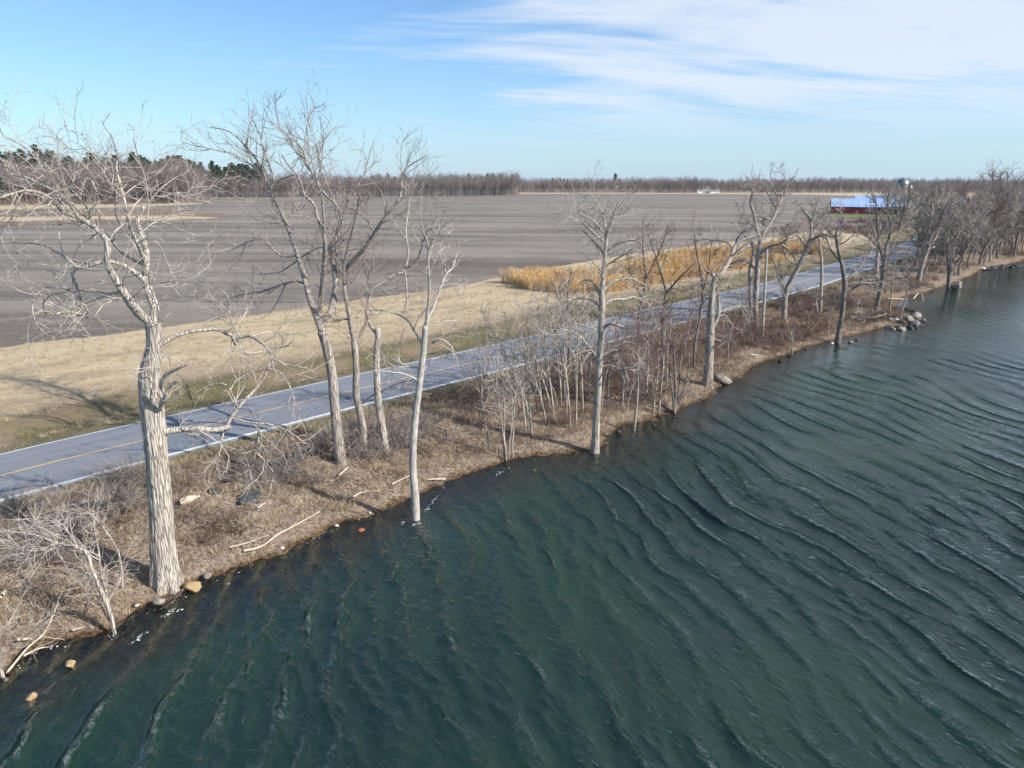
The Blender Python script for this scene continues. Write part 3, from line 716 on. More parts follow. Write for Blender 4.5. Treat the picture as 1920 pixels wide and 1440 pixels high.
T = []
T.append(dict(rs=0.87, label='largest tree at left with thick furrowed pale trunk standing at the water edge', crop=C1, base=(312,1092), bark='bark_pale', twig='twig_pale', hero=True, flare=.55, lobes=6, flare_h=.7, seed=3, bare=.98, curl=.30, up=.03, dense=.95, buds=.10, fine=1, limbs=[
 c1((312,1100,27),(307,1040,24.5),(303,980,23.5),(297,900,22.5),(291,830,22.5),(287,790,23.5),(283,745,23),(281,710,22),(284,680,18),(288,655,15.5),(289,630,15),(287,606,16)),
 [(865,1270,32),(872,1200,30),(850,1130,29),(828,1060,27),(818,1000,24),(828,900,20),(815,830,18),(790,760,17),(772,700,14),(800,645,10),(806,622,12)],
 [(845,1275,33),(800,1240,34),(755,1190,32),(705,1120,29),(655,1040,25),(606,950,21),(604,870,22),(603,815,22),(560,765,20),(500,715,18),(430,680,16),(355,650,15),(312,600,14),(235,550,13),(150,532,11),(80,548,9),(-60,590,8)],
 [(818,1050,20),(762,985,18),(690,940,16),(590,918,15),(500,948,14),(405,975,12),(432,1060,11),(460,1140,10),(488,1200,9),(488,1242,9),(400,1216,7),(330,1222,7),(250,1226,6),(226,1160,5),(275,1105,5),(350,1088,4)],
 [(812,1010,14),(792,880,13),(742,760,12),(710,660,11),(680,570,10),(650,480,9),(622,400,7),(624,330,6),(602,260,4),(560,190,3),(525,130,2)],
 [(680,575,8),(600,450,6),(540,340,5),(480,280,4),(400,225,2)],
 [(770,942,10),(700,880,9),(640,820,8),(562,742,8),(450,655,7),(380,590,6),(290,530,6),(180,480,5),(60,410,4),(-60,350,3)],
 [(525,710,9),(500,640,7),(470,590,7),(400,520,6),(300,430,6),(205,345,5),(130,280,5),(60,232,4),(0,190,4),(-30,120,2)],
 [(560,760,10),(470,690,8),(370,580,7),(260,500,6),(150,470,5),(40,430,4),(-50,420,3)],
 [(665,1118,13),(600,1096,12),(520,1085,11),(450,1080,9),(400,1086,9),(352,1040,8),(312,975,6)],
 [(405,1086,6),(330,1082,6),(250,1082,6),(190,1132,6),(174,1200,6),(205,1300,5),(290,1362,3),(340,1350,2)],
 [(500,935,8),(400,918,8),(370,918,8),(300,870,7),(220,835,6),(120,822,5),(-40,824,4)],
 [(790,730,7),(860,705,6),(950,720,5),(1030,760,4),(1100,782,4),(1165,770,2)],
 [(825,850,6),(870,820,6),(910,860,5),(950,950,4),(1000,1050,3),(1020,1095,2)],
 [(850,1055,5),(960,1050,4),(1050,1040,3),(1175,1012,2)],
 [(850,1040,7),(880,990,7),(884,945,8)],
 [(806,640,6),(870,560,6),(950,485,5),(1002,450,4),(1062,420,3),(1108,340,2)],
 [(840,610,6),(822,490,5),(800,385,5),(770,280,4),(750,215,2)],
 [(870,560,5),(960,580,5),(1008,650,4),(1030,750,2)],
 [(880,560,5),(980,545,5),(1080,555,4),(1180,520,3),(1290,440,2)],
 [(690,560,5),(720,530,5),(800,480,4),(900,420,4),(960,340,2)],
 [(560,765,5),(500,800,5),(440,850,4),(400,920,3)],
 [(395,540,5),(450,465,5),(520,480,5),(560,550,4),(640,575,3),(700,560,2)],
 [(330,620,5),(390,500,5),(470,440,4),(560,430,3),(640,460,2)],
 [(130,545,6),(100,600,6),(60,700,5),(90,640,3)],
 c1((287,655,6),(310,638,5.5),(345,622,5),(400,615,4.5),(430,625,4.5),(442,640,4),(446,618,3.4),(452,600,2)),
 c1((440,632,4),(470,630,4),(500,648,3),(510,668,2),(512,690,1)),
 c1((300,775,6),(311,745,6),(304,722,5.5),(312,702,5),(330,692,4),(352,684,2)),
 c1((305,735,5),(318,722,5),(330,716,3)),
 c1((295,808,10),(315,808,9),(360,803,7),(400,806,7),(430,800,6)),
 c1((425,802,4.5),(445,762,3.8),(480,722,3),(500,690,2.6),(510,668,2.5),(538,680,2),(575,686,1.3)),
 c1((437,790,3),(470,790,2.5),(530,800,2.3),(575,832,1.6)),
 c1((500,693,2.5),(530,700,2.2),(552,740,1.8),(548,775,1)),
 c1((445,760,2.5),(425,725,2.2),(400,722,2),(365,738,1)),
 c1((430,800,3),(418,815,2.4),(410,850,2),(412,862,1)),
 c1((480,818,2.2),(482,850,2),(470,880,1.6),(455,910,1)),
 c1((486,850,3),(500,868,2.3),(512,890,1.8),(505,910,1)),
]))
T.append(dict(rs=0.68, label='tall wide-crowned tree with three rising limbs, nearest the road left of centre', crop=C2, base=(640,868), bark='bark_grey', twig='twig_grey', flare=.35, flare_h=.35, seed=5, bare=.98, dense=.95, curl=.13, up=.09, buds=.05, limbs=[
 cs(C2,(640,870,14.5),(634,820,14),(629,780,13.5),(622,700,13),(612,650,12.5),(604,622,13)),
 [(720,1240,30),(695,1180,27),(668,1110,25),(640,1000,23),(612,910,20),(582,820,18),(545,720,17),(500,620,16),(460,560,14),(438,480,11),(400,400,9),(340,322,7),(280,262,6),(230,232,5),(150,215,3)],
 [(745,1230,28),(772,1180,26),(800,1060,25),(800,1000,23),(782,880,20),(770,850,19),(800,800,16),(830,740,15),(830,690,14),(802,620,12),(742,560,10),(700,482,8),(640,400,7),(600,300,5),(540,200,3)],
 [(715,1200,22),(720,1150,22),(735,1000,20),(745,870,18),(742,790,15),(710,700,14),(690,620,12),(640,570,9),(610,480,7),(560,420,5),(520,360,3)],
 [(815,1000,20),(845,960,20),(892,910,19),(960,835,17),(1020,742,15),(1062,680,13),(1110,622,10),(1140,560,9),(1150,482,7),(1182,420,5),(1280,362,3)],
 [(742,790,10),(735,600,9),(705,490,8),(655,400,7),(640,330,6),(562,262,5),(480,190,4),(440,120,2)],
 [(640,1030,11),(580,1016,10),(520,1036,9),(440,1066,8),(340,1090,5),(245,1122,3)],
 [(590,890,9),(520,886,9),(470,842,8),(430,800,7),(360,806,5),(240,862,3)],
 [(540,700,9),(580,660,8),(606,602,6),(600,545,4)],
 [(770,860,8),(710,840,7),(640,882,6),(560,942,6),(500,970,5),(400,976,3)],
 [(460,560,8),(475,470,7),(440,350,6),(402,240,5),(355,160,3)],
 [(440,480,8),(380,420,7),(280,350,6),(150,322,4),(15,290,2)],
 [(802,620,8),(762,520,7),(722,400,6),(742,300,5),(800,222,3)],
 [(830,690,8),(880,560,7),(940,482,6),(962,400,4),(990,300,2)],
 [(742,560,6),(700,480,6),(660,330,5),(640,220,4),(622,110,2)],
 [(720,400,5),(690,290,4),(660,180,3),(700,110,2)],
 [(475,600,7),(500,500,6),(560,470,5),(640,480,4),(700,520,3)],
 [(1062,680,6),(1040,560,6),(980,500,5),(920,490,3)],
 [(1110,622,5),(1180,570,5),(1260,575,3),(1330,600,2)],
 [(960,835,7),(990,740,6),(930,670,5),(880,640,3)],
]))
T.append(dict(rs=0.82, label='slender reddish tree between two thicker trunks beside the road', crop=C2, base=(683,852), bark='bark_grey', twig='twig_red', flare=.2, seed=6, bare=.9, dense=1.4, limbs=[
 cs(C2,(683,854,7.5),(680,800,8),(668,740,8),(668,690,7.5),(664,640,7)),
 [(898,1330,18),(880,1250,16),(868,1180,14),(850,1080,12),(843,1000,10),(850,900,8),(880,780,6),(905,680,5),(925,560,3)],
 [(900,1330,10),(940,1290,8),(960,1240,5),(1010,1160,3)],
 [(868,1215,8),(830,1212,8),(780,1222,5)],
 [(845,1000,7),(815,920,6),(790,840,4),(800,740,2)],
]))
T.append(dict(rs=0.82, label='tree with a snapped-off stub top just right of the slender reddish tree', crop=C2, base=(724,850), bark='bark_pale', twig='twig_grey', flare=.4, seed=8, bare=.95, dense=1.2, limbs=[
 cs(C2,(724,852,10),(718,810,8.5),(710,760,8.5),(707,715,8),(706,660,7.5),(709,632,6.5),(708,616,7)),
 [(1012,1300,16),(985,1250,14),(968,1200,13),(970,1130,12),(984,1070,11),(1050,1020,10),(1110,985,10),(1160,958,9),(1178,860,8),(1165,760,7),(1180,640,4),(1190,560,3)],
 [(1172,950,8),(1230,900,7),(1262,800,6),(1285,760,4),(1350,742,2)],
 [(1178,970,7),(1165,1100,6),(1140,1190,4)],
 [(984,1070,7),(975,1000,6),(1000,930,4),(995,860,2)],
 [(1165,800,5),(1120,740,4),(1080,660,2)],
 cs(C2,(712,735,3),(740,720,2.5),(770,712,1.5)),
 cs(C2,(714,735,3),(690,745,2),(672,765,1.2)),
]))
T.append(dict(rs=0.84, label='slim smooth straight tree standing alone in the water', crop=C2, base=(779,976), z=-.05, bark='bark_pale_smooth', twig='twig_pale', flare=.5, flare_h=.2, lobes=6, seed=9, bare=.98, dense=1.1, curl=.2, limbs=[
 cs(C2,(779,978,9.5),(779,940,9),(774,870,8.5),(777,800,8),(784,740,7.5),(790,690,7),(796,640,6.5),(797,612,6.5)),
 [(1262,1250,14),(1270,1150,10),(1276,1050,9),(1272,950,8),(1266,820,7),(1245,760,5),(1225,660,3),(1210,560,2)],
 [(1268,1250,14),(1300,1180,11),(1340,1080,9),(1372,1000,8),(1412,960,5),(1440,880,2)],
 [(1276,960,5),(1300,850,5),(1330,760,4),(1345,720,2)],
 [(1225,1360,8),(1205,1270,8),(1150,1200,7),(1060,1168,5),(920,1166,3)],
 cs(C2,(789,692,3),(760,684,2.5),(735,672,2),(712,680,1.2)),
 cs(C2,(789,712,3),(755,700,2.2),(700,695,1.2)),
 cs(C2,(798,648,3),(820,636,2.5),(845,650,2),(852,672,1.2)),
 cs(C2,(786,700,2.5),(812,675,2),(830,672,1.2)),
 [(1270,1240,6),(1330,1225,5),(1430,1222,3)],
 [(1372,1000,5),(1375,920,4),(1430,895,3),(1490,900,2)],
]))
T.append(dict(label='tall single-stemmed tree at centre with flared roots touching the water', crop=C5, base=(1114,850), bark='bark_pale', twig='twig_pale', flare=.75, flare_h=.45, lobes=5, seed=10, bare=.3, dense=1.7, curl=.2, up=.03, limbs=[
 [(656,1312,20),(660,1240,19),(664,1150,18),(670,1050,17.5),(676,930,17),(684,800,16),(688,700,16),(691,600,15),(690,540,14),(698,460,12),(702,400,10),(708,320,9),(713,240,9)],
 [(713,250,7),(692,160,5),(660,100,4),(610,40,2)],
 [(713,245,6),(740,170,5),(790,125,4),(830,100,2)],
 [(712,255,6),(650,190,5),(590,160,3),(540,140,2)],
 [(708,300,6),(650,250,5),(585,190,3)],
 [(714,335,7),(780,292,6),(860,282,5),(920,335,3)],
 [(700,350,7),(645,290,6),(590,235,3)],
 [(716,280,5),(730,200,5),(760,110,3)],
 [(688,600,11),(740,572,9),(800,568,7),(850,560,6),(930,602,3)],
 [(690,540,9),(750,482,8),(840,468,6),(930,520,3)],
 [(688,715,10),(715,692,9),(745,688,8),(800,712,5)],
 [(690,565,7),(650,490,6),(610,480,4),(570,510,2)],
 [(700,420,6),(750,380,5),(830,330,3)],
 [(670,880,7),(620,790,6),(560,730,4),(450,690,2)],
 [(672,900,7),(730,890,6),(790,910,5),(870,895,3)],
 [(690,640,6),(650,580,5),(560,570,3),(520,600,2)],
 [(700,870,6),(740,820,6),(780,780,5),(830,770,3)],
]))
T.append(dict(label='stout dark weathered tree leaning right with a broken left top, at the water edge', crop=C6, base=(1326,722), bark='bark_grey', twig='twig_pale', flare=.6, flare_h=.5, lobes=6, seed=12, bare=.5, dense=1.7, curl=.15, limbs=[
 [(378,1285,25),(384,1200,26),(390,1100,24),(395,1000,23),(398,850,19),(408,740,16),(420,670,13),(440,640,11)],
 [(425,655,17),(462,630,15),(510,550,14),(538,480,13),(600,440,7),(660,424,4)],
 [(538,480,9),(550,440,8),(590,400,5),(640,380,3)],
 [(510,550,6),(560,500,5),(600,470,3)],
 [(418,660,14),(405,640,12)],
 [(400,960,12),(440,880,11),(440,780,10),(427,700,8)],
 [(420,700,7),(350,690,6),(310,725,4),(290,790,2)],
 [(440,880,8),(480,880,7),(520,930,4)],
 [(400,990,6),(460,1020,6),(520,1020,4)],
 [(410,760,6),(490,700,6),(500,740,4)],
 [(520,520,6),(490,460,5),(400,440,4),(310,450,2)],
 [(420,660,6),(370,620,5),(350,580,3)],
 [(440,860,8),(560,820,6),(600,850,3)],
]))
T.append(dict(label='tall forked tree with dark twisted crown behind the stout leaning one', crop=C6, base=(1418,622), bark='bark_grey', twig='twig_grey', flare=.2, seed=14, bare=.7, dense=1.7, limbs=[
 [(655,965,14),(650,820,14),(654,700,15),(664,560,15),(676,455,13)],
 [(676,455,12),(655,382,11),(638,300,9),(620,232,8),(632,180,6),(600,90,2)],
 [(676,455,12),(702,400,11),(742,342,10),(770,272,9),(800,205,8),(762,190,6),(740,120,3)],
 [(665,545,10),(690,515,11),(740,482,10),(790,470,8),(835,440,5)],
 [(790,475,7),(850,520,6),(880,590,3)],
 [(800,205,6),(830,150,4),(850,110,2)],
 [(742,342,6),(700,330,6),(690,360,5)],
 [(702,360,6),(760,380,6),(810,390,3)],
 [(650,640,7),(600,570,7),(520,575,4)],
 [(655,380,6),(600,340,5),(560,300,3)],
 [(770,272,5),(720,200,5),(700,130,3)],
]))
T.append(dict(label='narrower trunk pressed against the left side of the tall forked tree', crop=C6, base=(1410,600), bark='bark_grey', twig='twig_grey', flare=.2, seed=15, bare=.6, dense=.8, limbs=[
 [(632,895,11),(620,780,11),(618,680,10),(622,590,10),(640,500,7),(610,420,4)],
 [(622,600,6),(590,560,6),(530,572,4),(510,580,2)],
 [(640,500,5),(590,420,4),(560,350,2)],
]))
T.append(dict(label='tree with a short sawn left stub and long right-leaning stem by the yellow guard', crop=C6, base=(1470,600), bark='bark_grey', twig='twig_grey', flare=.25, seed=16, bare=.6, dense=1.6, limbs=[
 [(812,905,15),(812,830,15),(822,740,15),(848,680,14),(898,590,14),(938,500,13),(960,440,11)],
 [(820,745,13),(796,690,14),(790,648,15)],
 [(960,440,9),(962,360,8),(930,292,6),(885,245,3)],
 [(950,470,9),(1000,430,9),(1045,420,7),(1105,440,4)],
 [(962,360,6),(985,290,5),(1010,210,3)],
 [(895,595,7),(830,560,6),(800,480,4),(770,430,2)],
 [(938,510,6),(900,440,6),(850,400,3)],
 [(830,780,5),(760,600,5),(730,520,3)],
 [(960,430,6),(1010,350,5),(1040,300,3)],
]))
T.append(dict(label='slim tree with crooked top between the road and the stub-limbed tree', crop=C6, base=(1539,586), bark='bark_pale', twig='twig_grey', flare=.1, seed=17, bare=.55, dense=1.2, limbs=[
 [(1015,860,9),(1018,760,9),(1022,640,8),(1020,560,8),(1012,480,6),(1005,430,4)],
 [(1020,560,5),(1050,520,4),(1080,480,2)],
 [(1020,540,5),(990,490,4),(985,420,2)],
]))
T.append(dict(label='leaning tree rooted in shallow water beside small rocks', crop=C6, base=(1571,643), z=-.02, bark='bark_dark', twig='twig_pale', flare=.4, flare_h=.25, seed=18, bare=.55, dense=1.6, limbs=[
 [(1112,1025,15),(1122,950,13),(1138,870,13),(1144,780,13),(1152,700,13),(1142,620,12),(1128,560,9),(1110,480,8),(1106,400,7),(1140,340,4),(1120,280,2)],
 [(1158,680,9),(1190,650,9),(1225,620,8),(1275,545,5),(1300,520,2)],
 [(1150,755,8),(1180,740,7),(1220,710,5),(1260,700,3)],
 [(1128,570,6),(1080,520,5),(1040,440,4),(1000,430,2)],
 [(1150,700,5),(1210,690,5),(1330,692,4),(1390,650,2)],
 [(1106,440,5),(1060,400,4),(1020,350,2)],
 [(1140,870,5),(1200,860,5),(1260,900,3)],
 [(1110,480,5),(1160,460,4),(1220,400,2)],
]))
T.append(dict(label='broad-crowned tree on the rocky point, its trunk leaning right', crop=C6, base=(1642,582), bark='bark_dark', twig='twig_grey', flare=.25, seed=19, bare=.5, dense=2.0, limbs=[
 [(1325,850,14),(1342,780,13),(1362,690,13),(1370,610,13),(1380,530,12)],
 [(1378,540,12),(1400,450,10),(1450,400,8),(1500,350,6),(1550,280,3)],
 [(1376,560,9),(1350,500,8),(1338,410,7),(1332,300,5),(1320,200,2)],
 [(1400,450,8),(1410,360,7),(1390,280,5),(1400,180,3)],
 [(1380,540,7),(1440,520,7),(1500,520,5),(1560,560,3)],
 [(1450,400,6),(1480,300,5),(1490,200,3)],
 [(1350,500,6),(1290,440,5),(1250,400,3)],
 [(1410,360,5),(1460,280,4),(1440,200,2)],
]))
T.append(dict(label='twin upright trunk just left of the broad-crowned tree on the point', crop=C6, base=(1652,530), bark='bark_grey', twig='twig_grey', flare=.1, seed=20, bare=.5, dense=1.8, limbs=[
 [(1335,700,11),(1332,600,11),(1340,500,10),(1348,400,8),(1340,310,5)],
 [(1340,480,6),(1310,380,5),(1290,300,3)], [(1345,420,6),(1390,330,5),(1420,240,3)],
]))
T.append(dict(label='pale vase-shaped tree forking low beyond the rocky point', crop=C7, base=(1723,527), bark='bark_grey', twig='twig_grey', flare=.2, seed=21, bare=.5, dense=2.0, limbs=[
 [(942,1045,20),(958,960,19),(985,870,18),(1010,800,17),(1018,745,17)],
 [(1020,745,14),(1062,650,12),(1120,550,11),(1160,450,8),(1200,380,5)],
 [(1018,745,13),(1022,650,12),(1040,550,10),(1052,450,8),(1040,380,5)],
 [(1010,790,10),(1080,700,9),(1110,620,8),(1140,560,5),(1230,450,4)],
 [(1120,550,7),(1100,460,6),(1110,360,4)],
 [(1040,560,7),(980,480,5),(950,400,3)],
]))
T.append(dict(label='clump of upright stems in the water beside the white boulder', crop=C7, base=(1779,543), z=-.02, bark='bark_dark', twig='twig_grey', flare=.3, seed=22, bare=.4, dense=1.1, limbs=[
 [(1178,1110,15),(1182,1000,13),(1180,900,11),(1170,760,9),(1180,640,6)],
 [(1185,1080,11),(1205,960,10),(1215,850,8),(1240,720,6),(1300,600,3)],
 [(1178,1060,10),(1195,920,9),(1190,800,7),(1150,650,4)],
 [(1210,900,7),(1270,760,6),(1330,680,3)],
]))
T.append(dict(label='tree bending right over the water near the far rocks', crop=C7, base=(1836,497), bark='bark_dark', twig='twig_grey', flare=.2, seed=23, bare=.4, dense=1.3, limbs=[
 [(1425,915,11),(1440,850,10),(1470,780,10),(1510,730,9),(1560,700,8),(1640,670,4)],
 [(1500,740,7),(1480,640,6),(1500,540,4),(1520,440,3)], [(1440,850,6),(1400,750,5),(1380,640,4),(1350,560,2)],
]))
T.append(dict(label='tallest tree in the far row, its top above the skyline at right', crop=C7, base=(1872,478), bark='bark_grey', twig='twig_grey', flare=.1, seed=24, bare=.5, dense=1.5, limbs=[
 [(1576,840,11),(1580,700,11),(1570,560,10),(1560,420,9),(1540,300,7),(1525,150,3)],
 [(1570,560,7),(1640,440,6),(1660,300,5),(1640,180,3)], [(1560,430,7),(1600,320,5),(1590,200,3)], [(1565,500,6),(1520,420,5),(1490,300,4),(1460,220,2)], [(1640,440,5),(1700,350,4),(1740,240,2)],
]))
for s in T: build_tree(s)
# ------------------------------------------------------------------ more traced small trees
T2 = []
T2.append(dict(label='small leaning multi-stemmed sapling at the water edge left of the largest tree', crop=(0,640,2.25), base=(216,1195), bark='bark_pale', twig='twig_pale', flare=.1, seed=31, bare=.5, dense=2.6, size=.8, curl=.15, up=.0, cat='sapling', name='sapling', limbs=[
 [(488,1252,8),(465,1150,8),(430,1060,8),(395,980,8),(370,900,7),(330,872,6),(240,850,4),(130,812,3),(0,800,2)],
 [(478,1200,7),(452,1080,5),(430,930,5),(415,830,4),(395,740,3),(320,690,2)],
 [(455,1215,5),(435,1130,4),(405,1010,3),(300,960,2)],
 [(330,872,4),(270,780,3),(200,740,2)], [(240,850,3),(160,880,2.5),(20,905,2)]]))
T2.append(dict(label='thin pale sapling curving left behind the leaning multi-stemmed one', crop=(0,640,2.25), base=(230,1103), bark='bark_pale', twig='twig_pale', flare=.1, seed=32, bare=.4, dense=2.4, size=.7, cat='sapling', name='sapling', limbs=[
 [(518,1045,5),(510,950,5),(490,870,4),(430,780,3),(375,715,2)], [(510,940,3),(560,860,2),(600,800,1.5)]]))
T2.append(dict(label='low arching grey sapling in the brambles at far left', crop=(0,640,2.25), base=(133,1078), bark='bark_grey', twig='twig_pale', flare=.1, seed=33, bare=.4, dense=2.6, size=.7, cat='sapling', name='sapling', limbs=[
 [(300,990,5),(250,905,4),(150,872,3),(60,880,2)], [(250,905,3),(200,820,2.5),(120,760,2)], [(250,905,3),(240,820,2.5),(260,740,1.5)]]))
T2.append(dict(label='slanting stem with roots in the water at the left edge of the view', crop=(0,640,2.25), base=(5,1272), bark='bark_pale', twig='twig_pale', flare=.2, seed=34, bare=.4, dense=2.0, size=.7, cat='sapling', name='sapling', limbs=[
 [(12,1420,8),(2,1370,7),(0,1310,6),(-30,1220,4),(-80,1100,2)], [(0,1330,4),(60,1290,3),(180,1210,2),(260,1130,1.5)]]))
T2.append(dict(label='small dark forked tree with fine reddish crown right of the centre tree', crop=C5, base=(1243,705), bark='bark_dark', twig='twig_red', flare=.1, seed=35, bare=.4, dense=1.3, limbs=[
 [(985,935,8),(985,780,8),(985,650,8),(1000,540,7)], [(1000,540,6),(972,440,6),(940,330,4),(900,200,2)], [(1000,540,6),(1060,470,5),(1130,400,2)], [(975,450,5),(1010,340,4),(1050,240,2)]]))
T2.append(dict(label='slim dark tree with narrow reddish crown left of the stout leaning tree', crop=C5, base=(1300,690), bark='bark_dark', twig='twig_red', flare=.1, seed=36, bare=.4, dense=1.2, limbs=[
 [(1135,900,7),(1140,780,7),(1165,640,6),(1175,500,6),(1150,360,4),(1135,250,2)], [(1175,520,5),(1200,440,4),(1225,290,2)], [(1170,600,4),(1230,520,3),(1260,450,2)]]))
T2.append(dict(label='dark bushy young tree with reddish crown just left of the centre tree', crop=C5, base=(1067,690), bark='bark_dark', twig='twig_red', flare=.1, seed=37, bare=.3, dense=1.5, limbs=[
 [(533,900,8),(535,760,8),(530,650,7),(526,530,5),(545,430,3)], [(530,650,5),(480,570,4),(440,470,2)], [(535,720,5),(590,640,4),(640,560,2)], [(528,600,4),(500,500,3),(490,430,2)]]))
T2.append(dict(label='dark upright tree behind the centre tree with fine brown crown', crop=C5, base=(1200,650), bark='bark_dark', twig='twig_red', flare=.1, seed=38, bare=.3, dense=1.3, limbs=[
 [(872,800,7),(870,650,7),(900,480,6),(890,340,5),(890,190,2)], [(900,480,5),(960,350,4),(1010,230,2)], [(880,560,4),(830,450,3),(800,350,2)]]))
T2.append(dict(label='many-stemmed clump of thin trees standing in the water right of the centre tree', crop=C5, base=(1268,775), z=-.02, bark='bark_dark', twig='twig_red', flare=.3, flare_h=.2, seed=39, bare=.3, dense=1.5, limbs=[
 [(1040,1122,8),(1045,1000,7),(1040,880,5),(1035,760,3),(1030,690,2)], [(1050,1120,7),(1065,980,6),(1075,850,5),(1120,720,2)], [(1055,1115,6),(1080,1020,5),(1140,930,4),(1190,860,2)], [(1045,1110,6),(1020,960,4),(1005,820,2)], [(1060,1110,5),(1100,960,4),(1110,820,2)]]))
for s in T2: build_tree(s)

def sap(base, top, r, label, group=None, bark_='bark_pale', twig='twig_pale', dense=.75, z=None, bend=None, cat='sapling'):
    """thin single stem from base pixel to top pixel"""
    top = (base[0]+(top[0]-base[0])*1.25, base[1]+(top[1]-base[1])*1.22)
    m = ((base[0]+top[0])/2+(bend if bend is not None else random.uniform(-5, 5)), (base[1]+top[1])/2)
    l1 = [(*base, r), (base[0]*.7+m[0]*.3+random.uniform(-1.5, 1.5), base[1]*.6+m[1]*.4, r*.95), (*m, r*.75), (*top, r*.35)]
    limbs = [[(x, y, q) for x, y, q in l1]]
    for k in range(random.randint(2, 4)):
        f = random.uniform(.35, .85); x = base[0]*(1-f)+top[0]*f; y = base[1]*(1-f)+top[1]*f; h = base[1]-top[1]
        sd_ = random.choice([-1, 1]); limbs.append([(x, y, r*.5), (x+sd_*h*.08, y-h*.14, r*.35), (x+sd_*h*random.uniform(.08, .2), y-h*random.uniform(.25, .4), r*.2)])
    return build_tree(dict(label=label, group=group, cat=cat, name='sapling', crop=(0, 0, 1), base=base, z=z, bark=bark_, twig=twig, flare=.1, seed=int(base[0]), bare=.35, dense=dense, size=.9, limbs=limbs, cap=1000))
c5 = lambda x, y: (860+x/2.5714, 340+y/2.5714)
lab = 'thin pale sapling in the loose grove left of the centre tree'; gp = 'thin saplings left of the centre tree'
for b, t, bd in [((325,1205),(243,770),6),((355,1222),(322,880),0),((420,1172),(345,880),3),((447,1102),(368,850),2),((480,1080),(300,760),6),((495,1080),(462,700),0),((540,1192),(462,720),8),((565,1172),(600,600),-6),((585,1060),(610,700),0),((510,1060),(520,760),0),((300,1090),(140,820),4),((400,1060),(330,700),4),((630,1060),(642,780),0),((380,1120),(300,740),4),((460,1150),(420,780),0),((520,1140),(500,720),3),((600,1120),(560,690),4),((340,1140),(190,760),5),((500,1000),(440,620),3),((560,1000),(570,620),0),((430,1020),(390,640),2)]:
    sap(c5(*b), c5(*t), 1.9, lab, gp, bend=bd)
sap(c5(150,1292), c5(118,960), 1.8, 'lone thin bent sapling on dry grass left of the shoreline clump', bend=-6)
lab = 'thin sapling in the tight clump at the small shoreline spit'; gp = 'saplings in the clump on the shoreline spit'
for b, t in [((218,1342),(211,960)),((240,1335),(250,1040)),((262,1332),(268,1100)),((232,1345),(190,1010))]: sap(c5(*b), c5(*t), 1.8, lab, gp, dense=.8)
lab = 'thin stem among the thicket between the centre tree and the clump in the water'; gp = 'thin stems right of the centre tree'
for b, t in [((775,1010),(768,720)),((785,1102),(792,800)),((805,1112),(905,750)),((905,1050),(900,700)),((940,1122),(960,860)),((965,1122),(992,740)),((720,1050),(760,700)),((690,1090),(740,830)),((1000,1000),(1020,720)),((840,1030),(835,780)),((870,980),(960,690))]:
    sap(c5(*b), c5(*t), 1.7, lab, gp, twig='twig_red', bark_='bark_pale' if random.random() < .5 else 'bark_grey')
sap(c5(845,1200), c5(862,880), 2.6, 'short leaning stem standing in the water by the thicket', twig='twig_red', z=-.02)
c6 = lambda x, y: (1200+x/3, 300+y/3)
for b, t, l in [((1060,980),(1085,820),'thin sapling on the brown bank left of the water-rooted tree'),((1405,865),(1430,640),'left of two thin poles on the rocky point'),((1465,905),(1500,640),'right of two thin poles on the rocky point'),((995,865),(1000,760),'short thin pole by the slim crooked tree'),((850,1100),(850,990),'tiny dark shrub stem standing in shallow water'),((610,980),(600,800),'thin dark stem beside the tall forked tree')]:
    sap(c6(*b), c6(*t), 1.5, l, bark_='bark_grey', twig='twig_grey', dense=.8)
lab = 'thin reddish stem in the brush behind the clump in the water'; gp = 'thin stems in the brush near the stout leaning tree'
for b, t in [((130,1180),(150,860)),((60,1150),(40,880)),((250,1120),(290,900)),((300,1030),(330,800)),((20,1300),(0,1020)),((500,1130),(520,960)),((560,1010),(640,820))]:
    sap(c6(*b), c6(*t), 1.4, lab, gp, bark_='bark_grey', twig='twig_red')

# slender straight pole with the yellow guy guard beside the stub-limbed tree
B = G(1429, 640); top, _ = onplane(1438, 468, B[1])
mb = MB(); V, F, F3, _, _ = thick_tube([B-[0,0,.3], (B+top)/2, top], [.13,.12,.10], 12, .4, 0, 3, 1, .02); mb.V = [V]; mb.F4 = [F]; mb.F3 = [F3]
rt = empty('wooden_pole', B, 'straight bare pale pole beside the tall forked tree', 'pole'); mb.build('shaft', MATS['bark_pale_smooth'], rt, True, B)
B = G(1483, 634); top, _ = onplane(1475, 600, B[1]); up_, _ = onplane(1462, 520, B[1]+1)
rt = empty('guy_wire', B, 'yellow guy wire guard slanting up from the bank below the stub-limbed tree', 'guy wire')
mb = MB(); V, F, F3, _, _ = thick_tube([B-[0,0,.1], top], [.045,.045], 8, .5, 0, 3, 1, .0); mb.V = [V]; mb.F4 = [F]; mb.F3 = [F3]; mb.build('guard', MATS['yellow_plastic'], rt, True, B)
mb = MB(); V, F = tubes(np.array([[top, (top+up_)/2, up_]]), np.full((1, 3), .012), 4); mb.add(V, F); mb.build('wire', MATS['silo_metal'], rt, True, B)

